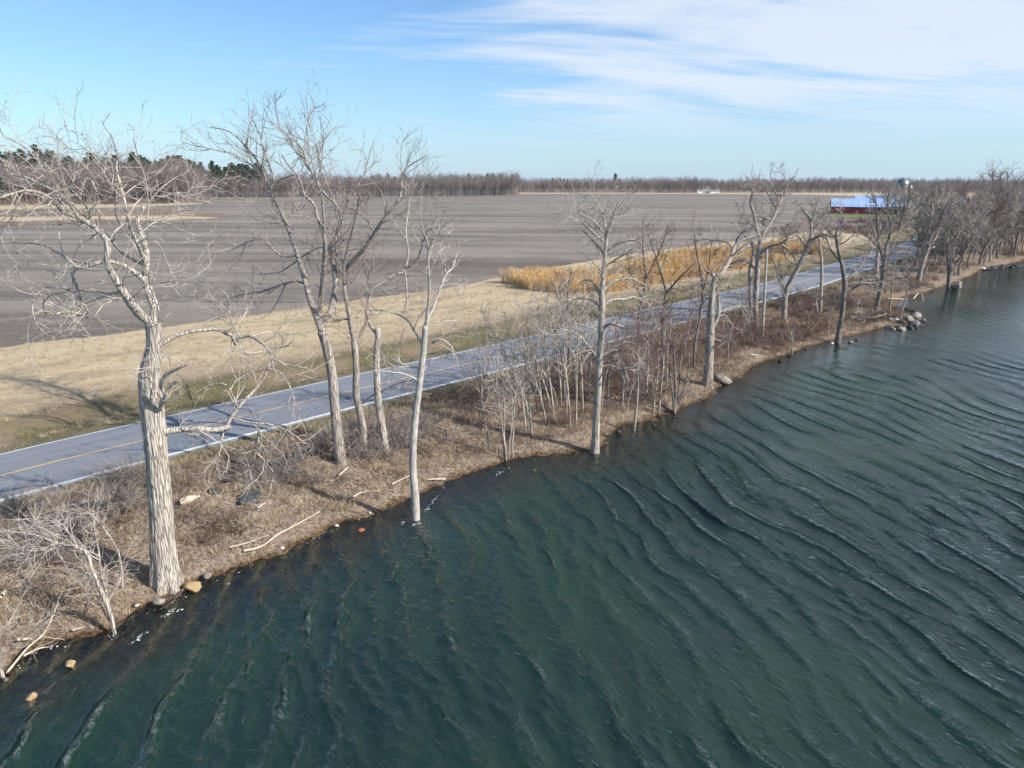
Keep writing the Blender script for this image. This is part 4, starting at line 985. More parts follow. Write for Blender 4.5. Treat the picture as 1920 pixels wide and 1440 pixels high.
# ------------------------------------------------------------------ grown trees of the far shore row
def ptree(x, y, H, r, label, group, seed, bark_='bark_grey', twig='twig_grey', lean=(0, 0), forks=4, dense=1.0, cap=1500, name='bare_tree'):
    z = float(terrain(np.array([x]), np.array([y]))[0]); B = np.array([x, y, max(z, -.1)]); q = np.random.default_rng(seed)
    th = q.uniform(.2, .4)*H; ln_ = np.array([lean[0], lean[1], 0])
    pts = [B-[0,0,.3], B+[0,0,th*.5]+ln_*.2*th+[*q.normal(size=2)*.1*th*.3, 0], B+[0,0,th]+ln_*.45*th+[*q.normal(size=2)*.08*th, 0]]
    P0 = pts[-1]; main = [*pts, P0+[*q.normal(size=2)*.06*H, H*.25], P0+[*q.normal(size=2)*.1*H, (H-th)*.95]]
    limbs = [(np.array(main), np.array([r*1.1, r, r*.85, r*.5, r*.12]))]
    for k in range(forks):
        a = q.uniform(0, 6.28) if k else 0; f = q.uniform(.0, .35); s0 = P0*(1-f)+main[3]*f; sp = q.uniform(.18, .36)*H; d = np.array([math.cos(a+k*2), math.sin(a+k*2), 0])
        limbs.append((np.array([s0, s0+d*sp*.4+[0,0,H*.12], s0+d*sp*.8+[0,0,H*.3]+ln_*H*.05, s0+d*sp*1.05+[0,0,H*q.uniform(.38, .55)]]), np.array([r*.6, r*.45, r*.28, r*.08])))
    return build_tree(dict(label=label, group=group, bark=bark_, twig=twig, flare=.2, seed=seed, bare=.45, dense=dense, cap=cap, name=name, size=H/15), (B, limbs))
def clone(src, x, y, rz, sc, label, group):
    z = max(float(terrain(np.array([x]), np.array([y]))[0]), -.1); r_ = src.copy(); COL.objects.link(r_); r_.location = (x, y, z); r_.rotation_euler = (0, 0, rz); r_.scale = (sc, sc, sc); r_['label'] = label
    if group: r_['group'] = group
    for ch in src.children:
        c = ch.copy(); COL.objects.link(c); c.parent = r_
    return r_
POOL = []
def rowtree(x, y, H, label, group, k):
    if len(POOL) < 16:
        o = ptree(x, y, H, q.uniform(.11, .2), label, group, 200+k, 'bark_dark' if q.random() < .5 else 'bark_grey', ['twig_grey', 'twig_grey', 'twig_pale', 'twig_red'][q.integers(4)], (q.uniform(-.2, .6), q.uniform(-.4, .2)), q.integers(5, 8), 2.0, 3000); POOL.append((o, H)); return o
    s_, h_ = POOL[q.integers(len(POOL))]; return clone(s_, x, y, q.uniform(0, 6.28), H/h_, label, group)
arr = np.array(SHORE); seg = np.hypot(*np.diff(arr, axis=0).T); cum = np.concatenate([[0], np.cumsum(seg)])
def shore_at(X0, inland):
    i = int(np.searchsorted(arr[:, 0]*.7+arr[:, 1]*.7, X0)); i = min(max(i, 1), len(arr)-2)
    a, b = arr[i-1], arr[i]; fa = a.sum()*.7; fb = b.sum()*.7; f = (X0-fa)/max(fb-fa, 1e-6); p = a*(1-f)+b*f; d = unit(b-a); n = np.array([-d[1], d[0]]); return p+n*inland
q = np.random.default_rng(77); k = 0
lab = 'grey bare tree in the dense row lining the far shore'; gp = 'bare trees in the dense row along the far shore'
for D0 in np.arange(122, 265, 3.6):
    for inl in ([q.uniform(1.0, 4.5), q.uniform(5, 11)] if q.random() < .75 else [q.uniform(1, 6)]):
        p = shore_at(D0+q.uniform(-2, 2), inl); rd = float(sdist(p[0:1], p[1:2], ROADC)[0][0])
        if abs(rd) < 4.2: continue
        hh = q.uniform(8.5, 12.5); k += 1
        rowtree(p[0], p[1], hh, lab, gp, k)
lab = 'distant bare tree beyond the dense shore row'; gp = 'distant bare trees beyond the dense shore row'
for D0 in np.arange(268, 420, 5.0):
    p = shore_at(D0, q.uniform(2, 16)); rd = float(sdist(p[0:1], p[1:2], ROADC)[0][0])
    if abs(rd) < 4.5: continue
    k += 1; rowtree(p[0], p[1], q.uniform(11, 16.5), lab, gp, k)
p = ground0(1882, 475, .8); ptree(p[0], p[1], 7.5, .15, 'olive-brown willow leaning over the water near the right edge', None, 601, 'bark_dark', 'twig_willow', (.5, -.3), 6, 2.2, 2600)
p = ground0(1905, 470, .8); ptree(p[0]+3, p[1]+6, 15.5, .25, 'large bare tree at the right edge taller than the far row', None, 602, 'bark_grey', 'twig_grey', (0, 0), 6, 1.6, 2600)
# trees about the farmyard and beyond the road bend
lab = 'bare tree around the silo and barn'; gp = 'bare trees around the silo'
for px, Y, H in [(1672, 300, 11), (1683, 315, 12), (1700, 300, 10), (1712, 330, 12), (1722, 300, 11), (1668, 340, 9), (1735, 340, 12), (1750, 300, 12), (1765, 350, 12), (1785, 320, 12), (1800, 360, 13)]:
    P, t = onplane(px, 400, Y); k += 1; rowtree(P[0], Y, H, lab, gp, k)

# ------------------------------------------------------------------ distant woods
def far_tree(H, n1, n2, n3, r, spread, m1, m2, cone=False):
    mb = MB(); q = rng
    p0 = np.array([[0, 0, -.3]]); P = walk(p0, np.array([[0, 0, 1.0]]), np.array([H*.92]), 8, .05, .1); Rr = (np.linspace(1, .15, 8)*r)[None]
    mt = MB(); V, F = tubes(P, Rr, 4); 
    P1, R1 = grow(P, Rr, n1, .28, 1, (H*.18, H*.42), (22, 50), 6, .1, .09, .05, .6, .03, .02, .3, lfall=.55)
    V1, F1 = tubes(P1, R1, 3)
    P2, R2 = grow(P1, R1, n2, .1, 1, (H*.07, H*.20), (25, 55), 4, .12, .06, 0, .8, .022, .01, .6, tip=1)
    P3, R3 = grow(P2, R2, n3, .1, 1, (H*.03, H*.09), (25, 55), 3, .12, .03, 0, .9, .018, .01, .8, tip=1)
    V2, F2 = tubes(P2, R2, 3); V3, F3 = tubes(P3, R3, 3)
    Vt = np.concatenate([V, V1, V2, V3]); a = len(V); b = a+len(V1); c = b+len(V2)
    me = mesh_from('far_tree', Vt, [np.concatenate([F, F1+a, F2+b, F3+c])])
    me.materials.append(MATS[m1]); me.materials.append(MATS[m2])
    mi = np.ones(len(F)+len(F1)+len(F2)+len(F3), np.int32); mi[:len(F)+len(F1)//3] = 0; me.polygons.foreach_set('material_index', mi); return me
def pine_mesh(H, seed):
    q = np.random.default_rng(seed); V = []; 
    tr = MB(); V0, F0 = tubes(np.array([[[0,0,-.3],[.1,0,H*.5],[0,.1,H]]]), np.array([[.28,.18,.03]]), 6)
    quads = []
    z = H*.22
    while z < H*.99:
        f = (z-H*.22)/(H*.77); L = (1-f)**.6*H*.22*q.uniform(.6, 1.25)+.5
        for b in range(q.integers(4, 7)):
            a = q.uniform(0, 6.28); d = np.array([math.cos(a), math.sin(a), .18+.35*f])
            for s_ in np.arange(.25, 1.01, .16):
                c = np.array([0, 0, z])+d*L*s_+q.normal(size=3)*.12; w = .6+.35*q.random(); 
                for _ in range(3):
                    u = q.normal(size=3); u[2] *= .35; u /= np.linalg.norm(u); v = q.normal(size=3); v /= np.linalg.norm(v); cc = c+q.normal(size=3)*.22
                    quads.append([cc-u*w, cc+v*w*.35, cc+u*w, cc-v*w*.35])
        z += H*.045*q.uniform(.7, 1.3)
    Q = np.array(quads).reshape(-1, 3)
    tm = mesh_from('trunk', V0, F0, True); tm.materials.append(MATS['pine_bark'])
    cm = mesh_from('crown', Q, np.arange(len(Q)).reshape(-1, 4)); cm.materials.append(MATS['needles']); return tm, cm
FT = [far_tree(1.0*h, 16, 90, 330, .16, .3, 'far_trunk', 'far_twig') for h in (14, 15, 16, 17, 18)]
def wood_pts(Ya, Yb, xa, xb, n, jit=0):
    """points filling a trapezoid: front edge at depth Ya (left) / Ya2 (right)"""
    Y = q.uniform(0, 1, n); return Y
def wood(name, front, back, n, smin, smax, label):
    """front/back: lists of world (x,y) of equal length; random points between them"""
    f = np.array(front); b = np.array(back); m = len(f)-1
    L = np.hypot(*np.diff(f, axis=0).T); t = q.random(n); c = np.concatenate([[0], np.cumsum(L)])/L.sum(); i = np.minimum(np.searchsorted(c, t, 'right')-1, m-1); fr = ((t-c[i])/(c[i+1]-c[i]))[:, None]
    A = f[i]*(1-fr)+f[i+1]*fr; Bk = b[i]*(1-fr)+b[i+1]*fr; v = (q.random(n)**1.3)[:, None]
    P = A*(1-v)+Bk*v; pts = np.column_stack([P, np.full(n, 1.25)])
    big = .92+.16*fbm(P[:, 0], P[:, 1], .02, 5, 3)
    return scatter(name, pts, q.uniform(0, 6.28, n), q.uniform(smin, smax, n)*big, FT, label)
g = lambda x, y: ground0(x, y, 1.3)
wood('left_wood', [g(-420,388), g(0,384), g(140,383), g(240,382), g(356,380.5)], [(-560,620), (-430,600), (-330,590), (-280,600), (-225,560)], 2300, 1.2, 1.5, 'dark grey-brown leafless wood at far left')
wood('middle_wood', [g(330,371), g(500,370), g(640,368.5), g(800,367.5), g(975,366)], [(-420,900), (-260,900), (-150,900), (-60,900), (6,880)], 3600, .84, 1.06, 'leafless grey wood across the field left of centre')
wood('far_wood', [g(975,361.6), g(1200,361.8), g(1500,361.8), g(1700,362), g(2050,362)], [(0,1060), (190,1060), (440,1060), (620,1060), (900,1060)], 6200, .76, .92, 'long pale purple-grey leafless wood on the far horizon')
PM = [pine_mesh(h, 50+i) for i, h in enumerate((21, 23, 25, 22, 24))]
def pine(x, y, s, label, group, rz):
    tm, cm = PM[q.integers(5)]; rt = empty('pine_tree', (x, y, 1.25), label, 'pine tree', group, rz); rt.scale = (s*q.uniform(.9, 1.15), s*q.uniform(.9, 1.15), s)
    link('trunk', tm, None, rt); link('crown', cm, None, rt)
lab = 'dark green pine rising above the leafless wood at far left'; gp = 'pines above the left wood'
for i in range(125):
    px = -150+i*4.5+q.uniform(-5, 5); Y = q.uniform(520, 600); P, t = onplane(px, 380, Y)
    if px > 355: continue
    pine(P[0], Y, q.uniform(1.08, 1.38)*(1.12 if px < 120 else 1), lab, gp, q.uniform(0, 6))
lab = 'dark pine in the wood between the left wood and the middle wood'; gp = 'pines at the left end of the middle wood'
for px in [372,384,392,405,414,421,432,440,447,455,466,474,482,490,500,405,425,460,378,388,398,410,418,428,436,444,452,470,478,486,495,362,368]:
    Y = q.uniform(640, 760); P, t = onplane(px, 375, Y); pine(P[0], Y, q.uniform(1.0, 1.3), lab, gp, q.uniform(0, 6))
P, t = onplane(402, 372, 610); pine(P[0], 604, .62, 'low round olive-green conifer at the field edge by the middle wood', None, 1)
P, t = onplane(35, 380, 420); pine(P[0], 408, .75, 'green conifer low in front of the left wood', None, 2)
lab = 'small dark pine on the skyline of the middle wood'; gp = 'pines on the skyline of the middle wood'
for px in [700,715,728,742,756,838,846,855,868,880,892,905,915,925,932,940,760,770,620,650,590]:
    Y = q.uniform(860, 980); P, t = onplane(px, 365, Y); pine(P[0], Y, q.uniform(.8, .92), lab, gp, q.uniform(0, 6))
lab = 'small dark pine on the skyline of the far wood'; gp = 'pines on the skyline of the far wood'
for px in [1035,1042,1050,1057,1063,1128,1140,1152,1154,1160,1242,1246,1716,1722,1730,1738,1746]:
    Y = q.uniform(1080, 1200); P, t = onplane(px, 365, Y); pine(P[0], Y, q.uniform(.62, .74)*(1.4 if px in (1152, 1154) else 1)*(.85 if px > 1700 else 1), lab, gp, q.uniform(0, 6))
# ------------------------------------------------------------------ ground cover
def region(n, xr, yr, test):
    """random ground points accepted by test(s, rd, fd, x, y) -> probability"""
    x = q.uniform(*xr, n); y = q.uniform(*yr, n); z, s, r, f = terrain(x, y, True); k = q.random(n) < test(s, r, f, x, y); return np.column_stack([x, y, z-.02])[k]
dist = lambda x, y: np.hypot(x, y)
inview = lambda x, y: (np.abs(x) < y*.80+6)
def cover(name, n, xr, yr, test, protos, smin, smax, label, lean=.15):
    p = region(n, xr, yr, lambda s, r, f, x, y: test(s, r, f, x, y)*inview(x, y)); m = len(p)
    return scatter(name, p, q.uniform(0, 6.28, m), q.uniform(smin, smax, m), protos, label, lean)
DT = [tuft(26, .42, .42, .008, .22, 'grass_dead') for _ in range(4)]
DTL = [tuft(34, .75, .45, .010, .38, 'grass_dead') for _ in range(3)]
GT = [tuft(24, .20, .40, .008, .1, 'grass_green') for _ in range(3)]
BR = [bush(22, .75, 'bramble', .22, 5, .009, .1, .4, .006) for _ in range(5)]
BT = [bush(14, .55, 'scrub', .18, 6, .008, .25, .3, .006) for _ in range(4)]
bankz = lambda s, r: (s > .15)*(r < -3.75)
patch = lambda x, y, sc, sd_: fbm(x, y, sc, sd_, 3)
NX, NY = (-34, 62), (10, 110)
cover('bank_grass', 90000, NX, NY, lambda s, r, f, x, y: bankz(s, r)*np.clip(.75-.45*patch(x, y, .35, 91), .25, 1)*(r < -4.2)*(s > .3)*np.clip(70/dist(x, y), 0, 1), DT, .6, 1.15, 'matted dry tan grass on the lake bank', .3)
cover('tall_dry_grass', 15000, NX, NY, lambda s, r, f, x, y: bankz(s, r)*(r < -5)*(s > .5)*(patch(x, y, .4, 95) > .28)*.7, DTL, .5, .95, 'taller straw coloured dry grass clumps on the lake bank', .25)
cover('shore_fringe', 26000, NX, NY, lambda s, r, f, x, y: (s > .02)*(s < .75)*.9, DTL, .3, .62, 'yellow brown grass fringe hanging over the waterline', .4)
brt = lambda s, r, x, y: bankz(s, r)*(s > 1.6)*(r < -4.9)*np.clip(.10+.75*sstep(patch(x, y, .22, 97)+.035*s+.15*sstep(-r, 9, 5), .0, .5), 0, 1)
cover('bramble_thicket', 22000, NX, NY, lambda s, r, f, x, y: brt(s, r, x, y), BR, .45, 1.0, 'tangled purple brown bramble canes on the bank', .2)
cover('weed_stems', 7000, NX, NY, lambda s, r, f, x, y: bankz(s, r)*(s > .6)*(r < -4.6)*.7, BT, .35, .85, 'low dead weed stems over the bank', .25)
cover('verge_grass', 26000, NX, NY, lambda s, r, f, x, y: ((np.abs(r) > 3.28)*(np.abs(r) < 4.6)*(s > .5)*.5+(r > 4.2)*(r < 10.5)*.8)*np.clip(45/dist(x, y), 0, 1), GT, .6, 1.3, 'short green and straw grass of the road verge', .2)
cover('ditch_grass', 9000, (-45, 60), NY, lambda s, r, f, x, y: (r > 4.6)*(r < 7.4)*.9*(patch(x, y, .3, 101) > -.35), DTL, .35, .75, 'rough brown grass along the roadside ditch', .25)
cover('ditch_weeds', 3500, (-45, 60), NY, lambda s, r, f, x, y: (r > 4.9)*(r < 7.2)*(patch(x, y, .25, 103) > -.1), BT, .35, .7, 'brown weed stems along the roadside ditch', .25)
cover('straw_grass', 34000, (-60, 50), (35, 100), lambda s, r, f, x, y: (r > 9.5)*(f < .3)*.6*np.clip(60/dist(x, y), 0, 1), DT, .4, .85, 'flattened straw coloured grass between verge and field', .5)
cover('field_edge_weeds', 2500, (-60, 90), (45, 150), lambda s, r, f, x, y: (f > -.8)*(f < .4)*.8, DTL, .3, .7, 'weeds along the edge of the ploughed field', .3)
FX, FY = (45, 230), (70, 330)
cover('far_bank_grass', 45000, FX, FY, lambda s, r, f, x, y: bankz(s, r)*(s < 30)*.5, DTL, .6, 1.2, 'dry grass on the far part of the bank', .3)
cover('far_brush', 26000, (30, 230), (60, 330), lambda s, r, f, x, y: (s > 1.2)*(r < -4.5)*(s < 30)*(patch(x, y, .16, 107) > .0)*.6, BR, .9, 2.0, 'grey brown brush on the far part of the bank', .2)
BH = [bush(9, 2.1, 'bramble', -.0, 9, .014, .03, .35, .007) for _ in range(4)]
cover('thicket', 1000, (-2, 32), (36, 82), lambda s, r, f, x, y: (s > .5)*(r < -4.6)*(patch(x, y, .3, 109) > -.15)*(x+y > 44)*(x+y < 112)*.8, BH, .6, 1.5, 'dense reddish twiggy undergrowth among the saplings', .12)
BW = [bush(16, 1.6, 'twig_grey', .02, 9, .012, .08, .35, .007) for _ in range(3)]
def put(name, pxs, protos, smin, smax, label, jx=.6):
    P = []
    for x, y, n in pxs:
        b = G(x, y)
        for _ in range(n): P.append(b+np.array([q.normal()*jx, q.normal()*jx, 0]))
    P = np.array(P); P[:, 2] = terrain(P[:, 0], P[:, 1]); m = len(P); scatter(name, P, q.uniform(0, 6.28, m), q.uniform(smin, smax, m), protos, label, .12)
put('twiggy_brush', [(662,840,7),(690,846,8),(745,838,6),(700,820,6),(770,820,5),(600,845,3)], BW, .7, 1.25, 'grey twiggy brush around the feet of the roadside trees')
put('bare_brush', [(60,960,8),(150,985,7),(220,960,8),(30,1040,8),(100,1060,5),(500,880,5),(540,905,5),(480,905,4),(250,900,5)], BW, .6, 1.05, 'pale bare brush on the near bank')
put('shoreline_brush', [(1400,690,2),(1360,650,5),(1420,640,4),(1480,600,4),(1500,575,7),(1540,560,6),(1590,560,4),(1300,690,5),(1240,720,4),(1620,570,5),(1180,740,4),(1160,700,4)], BH, .5, 1.0, 'brown twiggy brush along the middle shore', 1.6)
# reeds
def reedm():
    mb = MB(); n = 30; p0 = np.zeros((n, 3)); p0[:, :2] = q.normal(size=(n, 2))*.35; P = walk(p0, q.normal(size=(n, 3))*.10+np.array([0,0,1.0]), q.uniform(1.9, 2.9, n), 4, .03, 0)
    mb.add(*tubes(P, np.full((n, 4), .012), 3))
    # plumes and leaves
    e = P[:, -1]; a = unit(q.normal(size=(n, 3))*np.array([1,1,.2])); h = np.array([0,0,.38]); 
    V = np.stack([e-h*.4, e+a*.035+h*.1, e+h*.9+a*.06, e-a*.025+h*.2], 1).reshape(-1, 3); mb.add(V, np.arange(n*4).reshape(n, 4))
    for lv in (1, 2):
        b = P[:, lv]; a = unit(q.normal(size=(n, 3))*np.array([1,1,.3]))+np.array([0,0,.45]); w_ = unit(np.cross(a, [0,0,1.0]))*.010
        V = np.stack([b-w_, b+w_, b+a*.45+w_*.3, b+a*.45-w_*.3], 1).reshape(-1, 3); mb.add(V, np.arange(n*4).reshape(n, 4))
    return mb.mesh('reed', MATS['reed'])
RD_ = [reedm() for _ in range(4)]
reed_px = [(940,530),(990,545),(1060,552),(1150,548),(1250,532),(1330,516),(1420,500),(1500,486),(1560,474),(1530,464),(1440,468),(1360,473),(1290,481),(1230,490),(1160,503),(1080,515),(1000,527)]
poly = np.array([ground0(x, y, 1.2) for x, y in reed_px])
def inpoly(x, y, p):
    c = np.zeros(len(x), bool); j = len(p)-1
    for i in range(len(p)):
        k_ = ((p[i,1] > y) != (p[j,1] > y)) & (x < (p[j,0]-p[i,0])*(y-p[i,1])/(p[j,1]-p[i,1]+1e-12)+p[i,0]); c ^= k_; j = i
    return c
x = q.uniform(poly[:,0].min(), poly[:,0].max(), 26000); y = q.uniform(poly[:,1].min(), poly[:,1].max(), 26000)
k_ = inpoly(x, y, poly) & (fbm(x, y, .12, 121, 3) > -.62) & (q.random(len(x)) < .75*np.clip(.5+1.2*fbm(x, y, .22, 141, 3)+.2, .06, 1)*np.clip(1.15-.007*np.maximum(x-45, 0), .25, 1)); x, y = x[k_], y[k_]
scatter('reed_bed', np.column_stack([x, y, terrain(x, y)]), q.uniform(0, 6.28, len(x)), q.uniform(.42, .8, len(x))*(.85+.35*fbm(x, y, .1, 7, 2)), RD_, 'orange tan reed bed between verge and field', .14)
cover('brown_scrub', 5000, (90, 190), (150, 300), lambda s, r, f, x, y: (r > 9)*(patch(x, y, .05, 131) > -.25)*inpoly(x, y, np.array([g(1440,448), g(1560,440), g(1700,440), g(1720,408), g(1560,411), g(1470,425)]))*.8, BR, 1.0, 1.9, 'dark brown scrub between the reeds and the barn')
cover('wood_edge_brush', 2600, (-420, 10), (330, 460), lambda s, r, f, x, y: inpoly(x, y, np.array([g(-420,391), g(0,387), g(150,385.5), g(356,382), g(356,380), g(0,382), g(-420,385)])), BH, 1.2, 2.6, 'reddish brown brush along the edge of the left wood')

# ------------------------------------------------------------------ stones, slabs, driftwood
import bmesh
def rock_mesh(sx, sy, sz, seed, cuts=6, sub_=3, m='rock_grey', rough=.12):
    bm = bmesh.new(); bmesh.ops.create_icosphere(bm, subdivisions=sub_, radius=1); r_ = np.random.default_rng(seed)
    co = np.array([v.co for v in bm.verts]); 
    for _ in range(cuts):
        n_ = unit(r_.normal(size=3)); d = r_.uniform(.55, .85); t = co@n_; co -= np.maximum(t-d, 0)[:, None]*n_*.92
    co *= 1+rough*vnoise(co[:, 0]*2+seed, co[:, 1]*2, co[:, 2]*2, seed)[:, None]+rough*.4*vnoise(co[:, 0]*5, co[:, 1]*5, co[:, 2]*5, seed)[:, None]
    co *= np.array([sx, sy, sz])
    for v, c in zip(bm.verts, co): v.co = c
    me = bpy.data.meshes.new('rock'); bm.to_mesh(me); bm.free(); me.materials.append(MATS[m])
    for p_ in me.polygons: p_.use_smooth = sub_ > 2
    return me
def rock(px, py, size, m, label, z=None, group=None, seed=1, name='rock', sink=.3, flat_=.6):
    t = (CAMZ-(z or 0))/DF(py)[0]; r = size*t/2; me = rock_mesh(r, r*.8, r*flat_, seed, m=m)
    B = G(px, py) if z is None else np.array([*ground0(px, py, z), z]); o = link(name, me, None, label=label, category='rock', group=group); o.location = B+np.array([0, 0, r*flat_*(1-sink)-.03]); o.rotation_euler = (q.uniform(-.2, .2), q.uniform(-.2, .2), q.uniform(0, 6)); return o
rock(133,1249,24,'rock_tan','rounded tan stone in the shallow water at lower left',z=0,seed=2)
rock(60,1310,18,'rock_tan','pointed pinkish stone in the shallow water nearest the lower left corner',z=0,seed=3,flat_=.9)
rock(301,1131,24,'rock_grey','round grey-brown stone at the foot of the largest tree',z=.1,seed=4,flat_=.75)
rock(257,1136,10,'rock_white','small white stone left of the largest tree at the waterline',z=.1,seed=5)
rock(390,1081,20,'rock_grey','flat grey stone just right of the largest tree roots',z=.12,seed=6)
rock(428,1096,9,'rock_grey','small grey stone under water right of the largest tree',z=-.02,seed=7)
rock(362,1104,34,'rock_tan','broad buried tan stone under the right root of the largest tree',z=.05,seed=41,sink=.55)
rock(678,996,14,'rock_rust','rust red stone in the shallow water left of the straight tree in the water',z=-.02,seed=8)
rock(631,986,9,'rock_white','white pebble at the waterline left of the rust red stone',z=.05,seed=9)
rock(529,1028,10,'rock_white','white pebble on the waterline between two dry grass tufts',z=.05,seed=10)
rock(501,1033,11,'rock_tan','tan pebble at the end of the driftwood by the waterline',z=.1,seed=11)
rock(693,962,7,'rock_white','tiny white pebble on the bank above the rust red stone',seed=12)
rock(732,895,6,'rock_white','tiny white pebble on the bank by the straight tree',seed=44)
rock(1356,716,34,'rock_grey','grey boulder at the water edge beside the stout dark tree',z=.1,seed=13,flat_=.55)
rock(1792,542,27,'rock_grey','whitish boulder in the water beside the clump of upright stems',z=.05,seed=14,flat_=.7)
rock(1843,505,9,'rock_white','white block on the far rocky shore',z=.3,seed=15)
rock(1594,642,9,'rock_grey','light stone in the water right of the leaning water-rooted tree',z=.02,seed=16)
rock(1606,638,8,'rock_dark','dark stone in the water farther right of the leaning tree',z=.02,seed=17)
rock(1560,645,8,'rock_white','pale stone in the water at the left foot of the leaning tree',z=.02,seed=18)
rock(1480,667,9,'rock_dark','dark stone in the water below the yellow guard',z=.02,seed=19)
rock(1462,678,10,'rock_dark','dark low stone in the water left of the tiny shrub stem',z=.02,seed=45)
rock(1510,655,7,'rock_dark','small dark stone at the brown waterline left of the leaning tree',z=.02,seed=46)
rock(1700,632,4,'rock_dark','tiny dark stone far out in the water',z=.02,seed=47)
rock(1225,800,12,'rock_dark','dark wet stone at the waterline right of the centre tree',z=.05,seed=48)
rock(1160,812,14,'rock_dark','dark wet stone against the bank by the centre tree',z=.05,seed=49)
rock(555,862,40,'rock_dark','dark basalt rock under the brush left of the wide-crowned tree',seed=20,flat_=.5,sink=.5)
rock(520,880,46,'rock_dark','large dark rock half hidden in the hanging branches',seed=21,flat_=.45,sink=.5)
rock(536,893,30,'rock_dark','lower dark rock right of the hanging branches',seed=22,flat_=.5,sink=.45)
rock(585,850,30,'rock_dark','dark rock nearest the foot of the wide-crowned tree',seed=23,flat_=.5,sink=.5)
rock(425,900,34,'rock_dark','dark rock in the brambles right of the cut wood',seed=24,flat_=.4,sink=.55)
rock(400,922,26,'rock_dark','small dark rock above the cut wood',seed=25,flat_=.4,sink=.55)
rock(545,882,9,'rock_white','small whitish shard on the dark rocks',seed=26,sink=-.6)
rock(590,852,8,'rock_white','white scrap of stone at the foot of the slender reddish tree',seed=27)
RM = [[rock_mesh(1, .75, .6, 60+i*7+j, 9, 2, m_, .15) for i in range(4)] for j, m_ in enumerate(('rock_dark', 'rock_grey', 'rock_white'))]
def pile(n, pts, smin, smax, label, group, mats=(.6, .33, .07)):
    for k in range(n):
        a = q.integers(len(pts)-1); f = q.random(); x = pts[a][0]*(1-f)+pts[a+1][0]*f+q.normal()*3.0; y = pts[a][1]*(1-f)+pts[a+1][1]*f+q.normal()*1.6
        B = np.array([*ground0(x, y, .2), 0.0]); B[2] = max(float(terrain(B[0:1], B[1:2])[0]), -.12); s_ = q.uniform(smin, smax); mi = q.choice(3, p=mats)
        o = link('rock', RM[mi][q.integers(4)], None, label=label, category='rock', group=group); o.location = B+np.array([0, 0, s_*.25]); o.scale = (s_*q.uniform(.8, 1.2), s_, s_*q.uniform(.7, 1.1)); o.rotation_euler = (q.uniform(-.5, .5), q.uniform(-.5, .5), q.uniform(0, 6))
pile(30, [(1700,588),(1716,590),(1728,602),(1716,610),(1704,600)], .4, .8, 'dark jumbled rock at the tip of the rocky point', 'rocks at the tip of the rocky point', (.7, .25, .05))
pile(16, [(1640,597),(1660,600),(1690,606)], .25, .5, 'grey rock along the inner edge of the rocky point', 'rocks along the rocky point', (.4, .5, .1))
pile(16, [(1660,614),(1690,613),(1715,611)], .3, .55, 'wet rock at the waterline below the rocky point', 'wet rocks below the rocky point', (.75, .2, .05))
pile(34, [(1848,504),(1880,500),(1905,497),(1940,494)], .3, .7, 'dark rock of the far rocky shore at right', 'rocks on the far rocky shore', (.85, .13, .02))
pile(34, [(10,1262),(60,1212),(205,1186),(300,1132),(420,1072),(560,1017),(700,958),(830,905),(950,862)], .04, .11, 'small brown stone along the near waterline', 'small stones along the near waterline', (.8, .2, 0))
# underwater stones
for i in range(70):
    x = q.uniform(0, 900); base = np.interp(x, [p[0] for p in shore_px], [p[1] for p in shore_px]); y = base+q.uniform(15, 150)
    B = np.array([*ground0(x, y, -.2), 0.0]); B[2] = float(terrain(B[0:1], B[1:2])[0]); s_ = q.uniform(.08, .25)
    o = link('rock', RM[1][q.integers(4)], None, label='brown stone lying under the shallow near water', category='rock', group='stones under the shallow near water'); o.location = B; o.scale = (s_, s_, s_*.7); o.rotation_euler = (0, 0, q.uniform(0, 6))

# dark concrete slab and pale cut wood on the bank
B = G(468, 940); t_ = (CAMZ-B[2])/DF(940)[0]
me = bpy.data.meshes.new('slab'); bm = bmesh.new(); w2, h2 = 18.5*t_, 19*t_
top = [(-w2, h2*.95, 0), (w2*.86, h2*1.15, 0), (w2*1.02, -h2*.35, 0), (w2*.35, -h2, 0), (-w2*.72, -h2*.85, 0)]
vt = [bm.verts.new((x, y, .20)) for x, y, z in top]; vb = [bm.verts.new((x*1.02, y*1.02, -.25)) for x, y, z in top]
bm.faces.new(vt[::-1]); bm.faces.new(vb); n_ = len(vt)
for i in range(n_): bm.faces.new((vt[i], vt[(i+1) % n_], vb[(i+1) % n_], vb[i]))
bmesh.ops.recalc_face_normals(bm, faces=bm.faces); bmesh.ops.bevel(bm, geom=list(bm.edges), offset=.025, segments=2, affect='EDGES'); bm.to_mesh(me); bm.free()
o = link('stone_slab', me, MATS['slab'], label='flat dark grey angular slab lying on the dry bank', category='slab'); o.location = B+np.array([0, 0, .06]); o.rotation_euler = (R(14), R(-4), 0)
B = G(353, 950); t_ = (CAMZ-B[2])/DF(950)[0]; mb = MB()
V, F, F3, _, _ = thick_tube([(-13*t_, -.20, .10), (-5*t_, -.05, .24), (3*t_, .12, .36), (12*t_, .35, .52)], [.10, .17, .13, .03], 12, .06, 0, 3, 5, .18); V[:, 1] *= 1; mb.V = [V]; mb.F4 = [F]; mb.F3 = [F3]
o = link('broken_wood', mesh_from('broken_wood', np.concatenate(mb.V), [np.concatenate(mb.F4), np.concatenate(mb.F3)], False), MATS['cut_wood'], label='pale splintered piece of wood on dry grass right of the largest tree', category='wood'); o.location = B+np.array([0,0,.05]); o.rotation_euler = (R(-38), 0, 0)

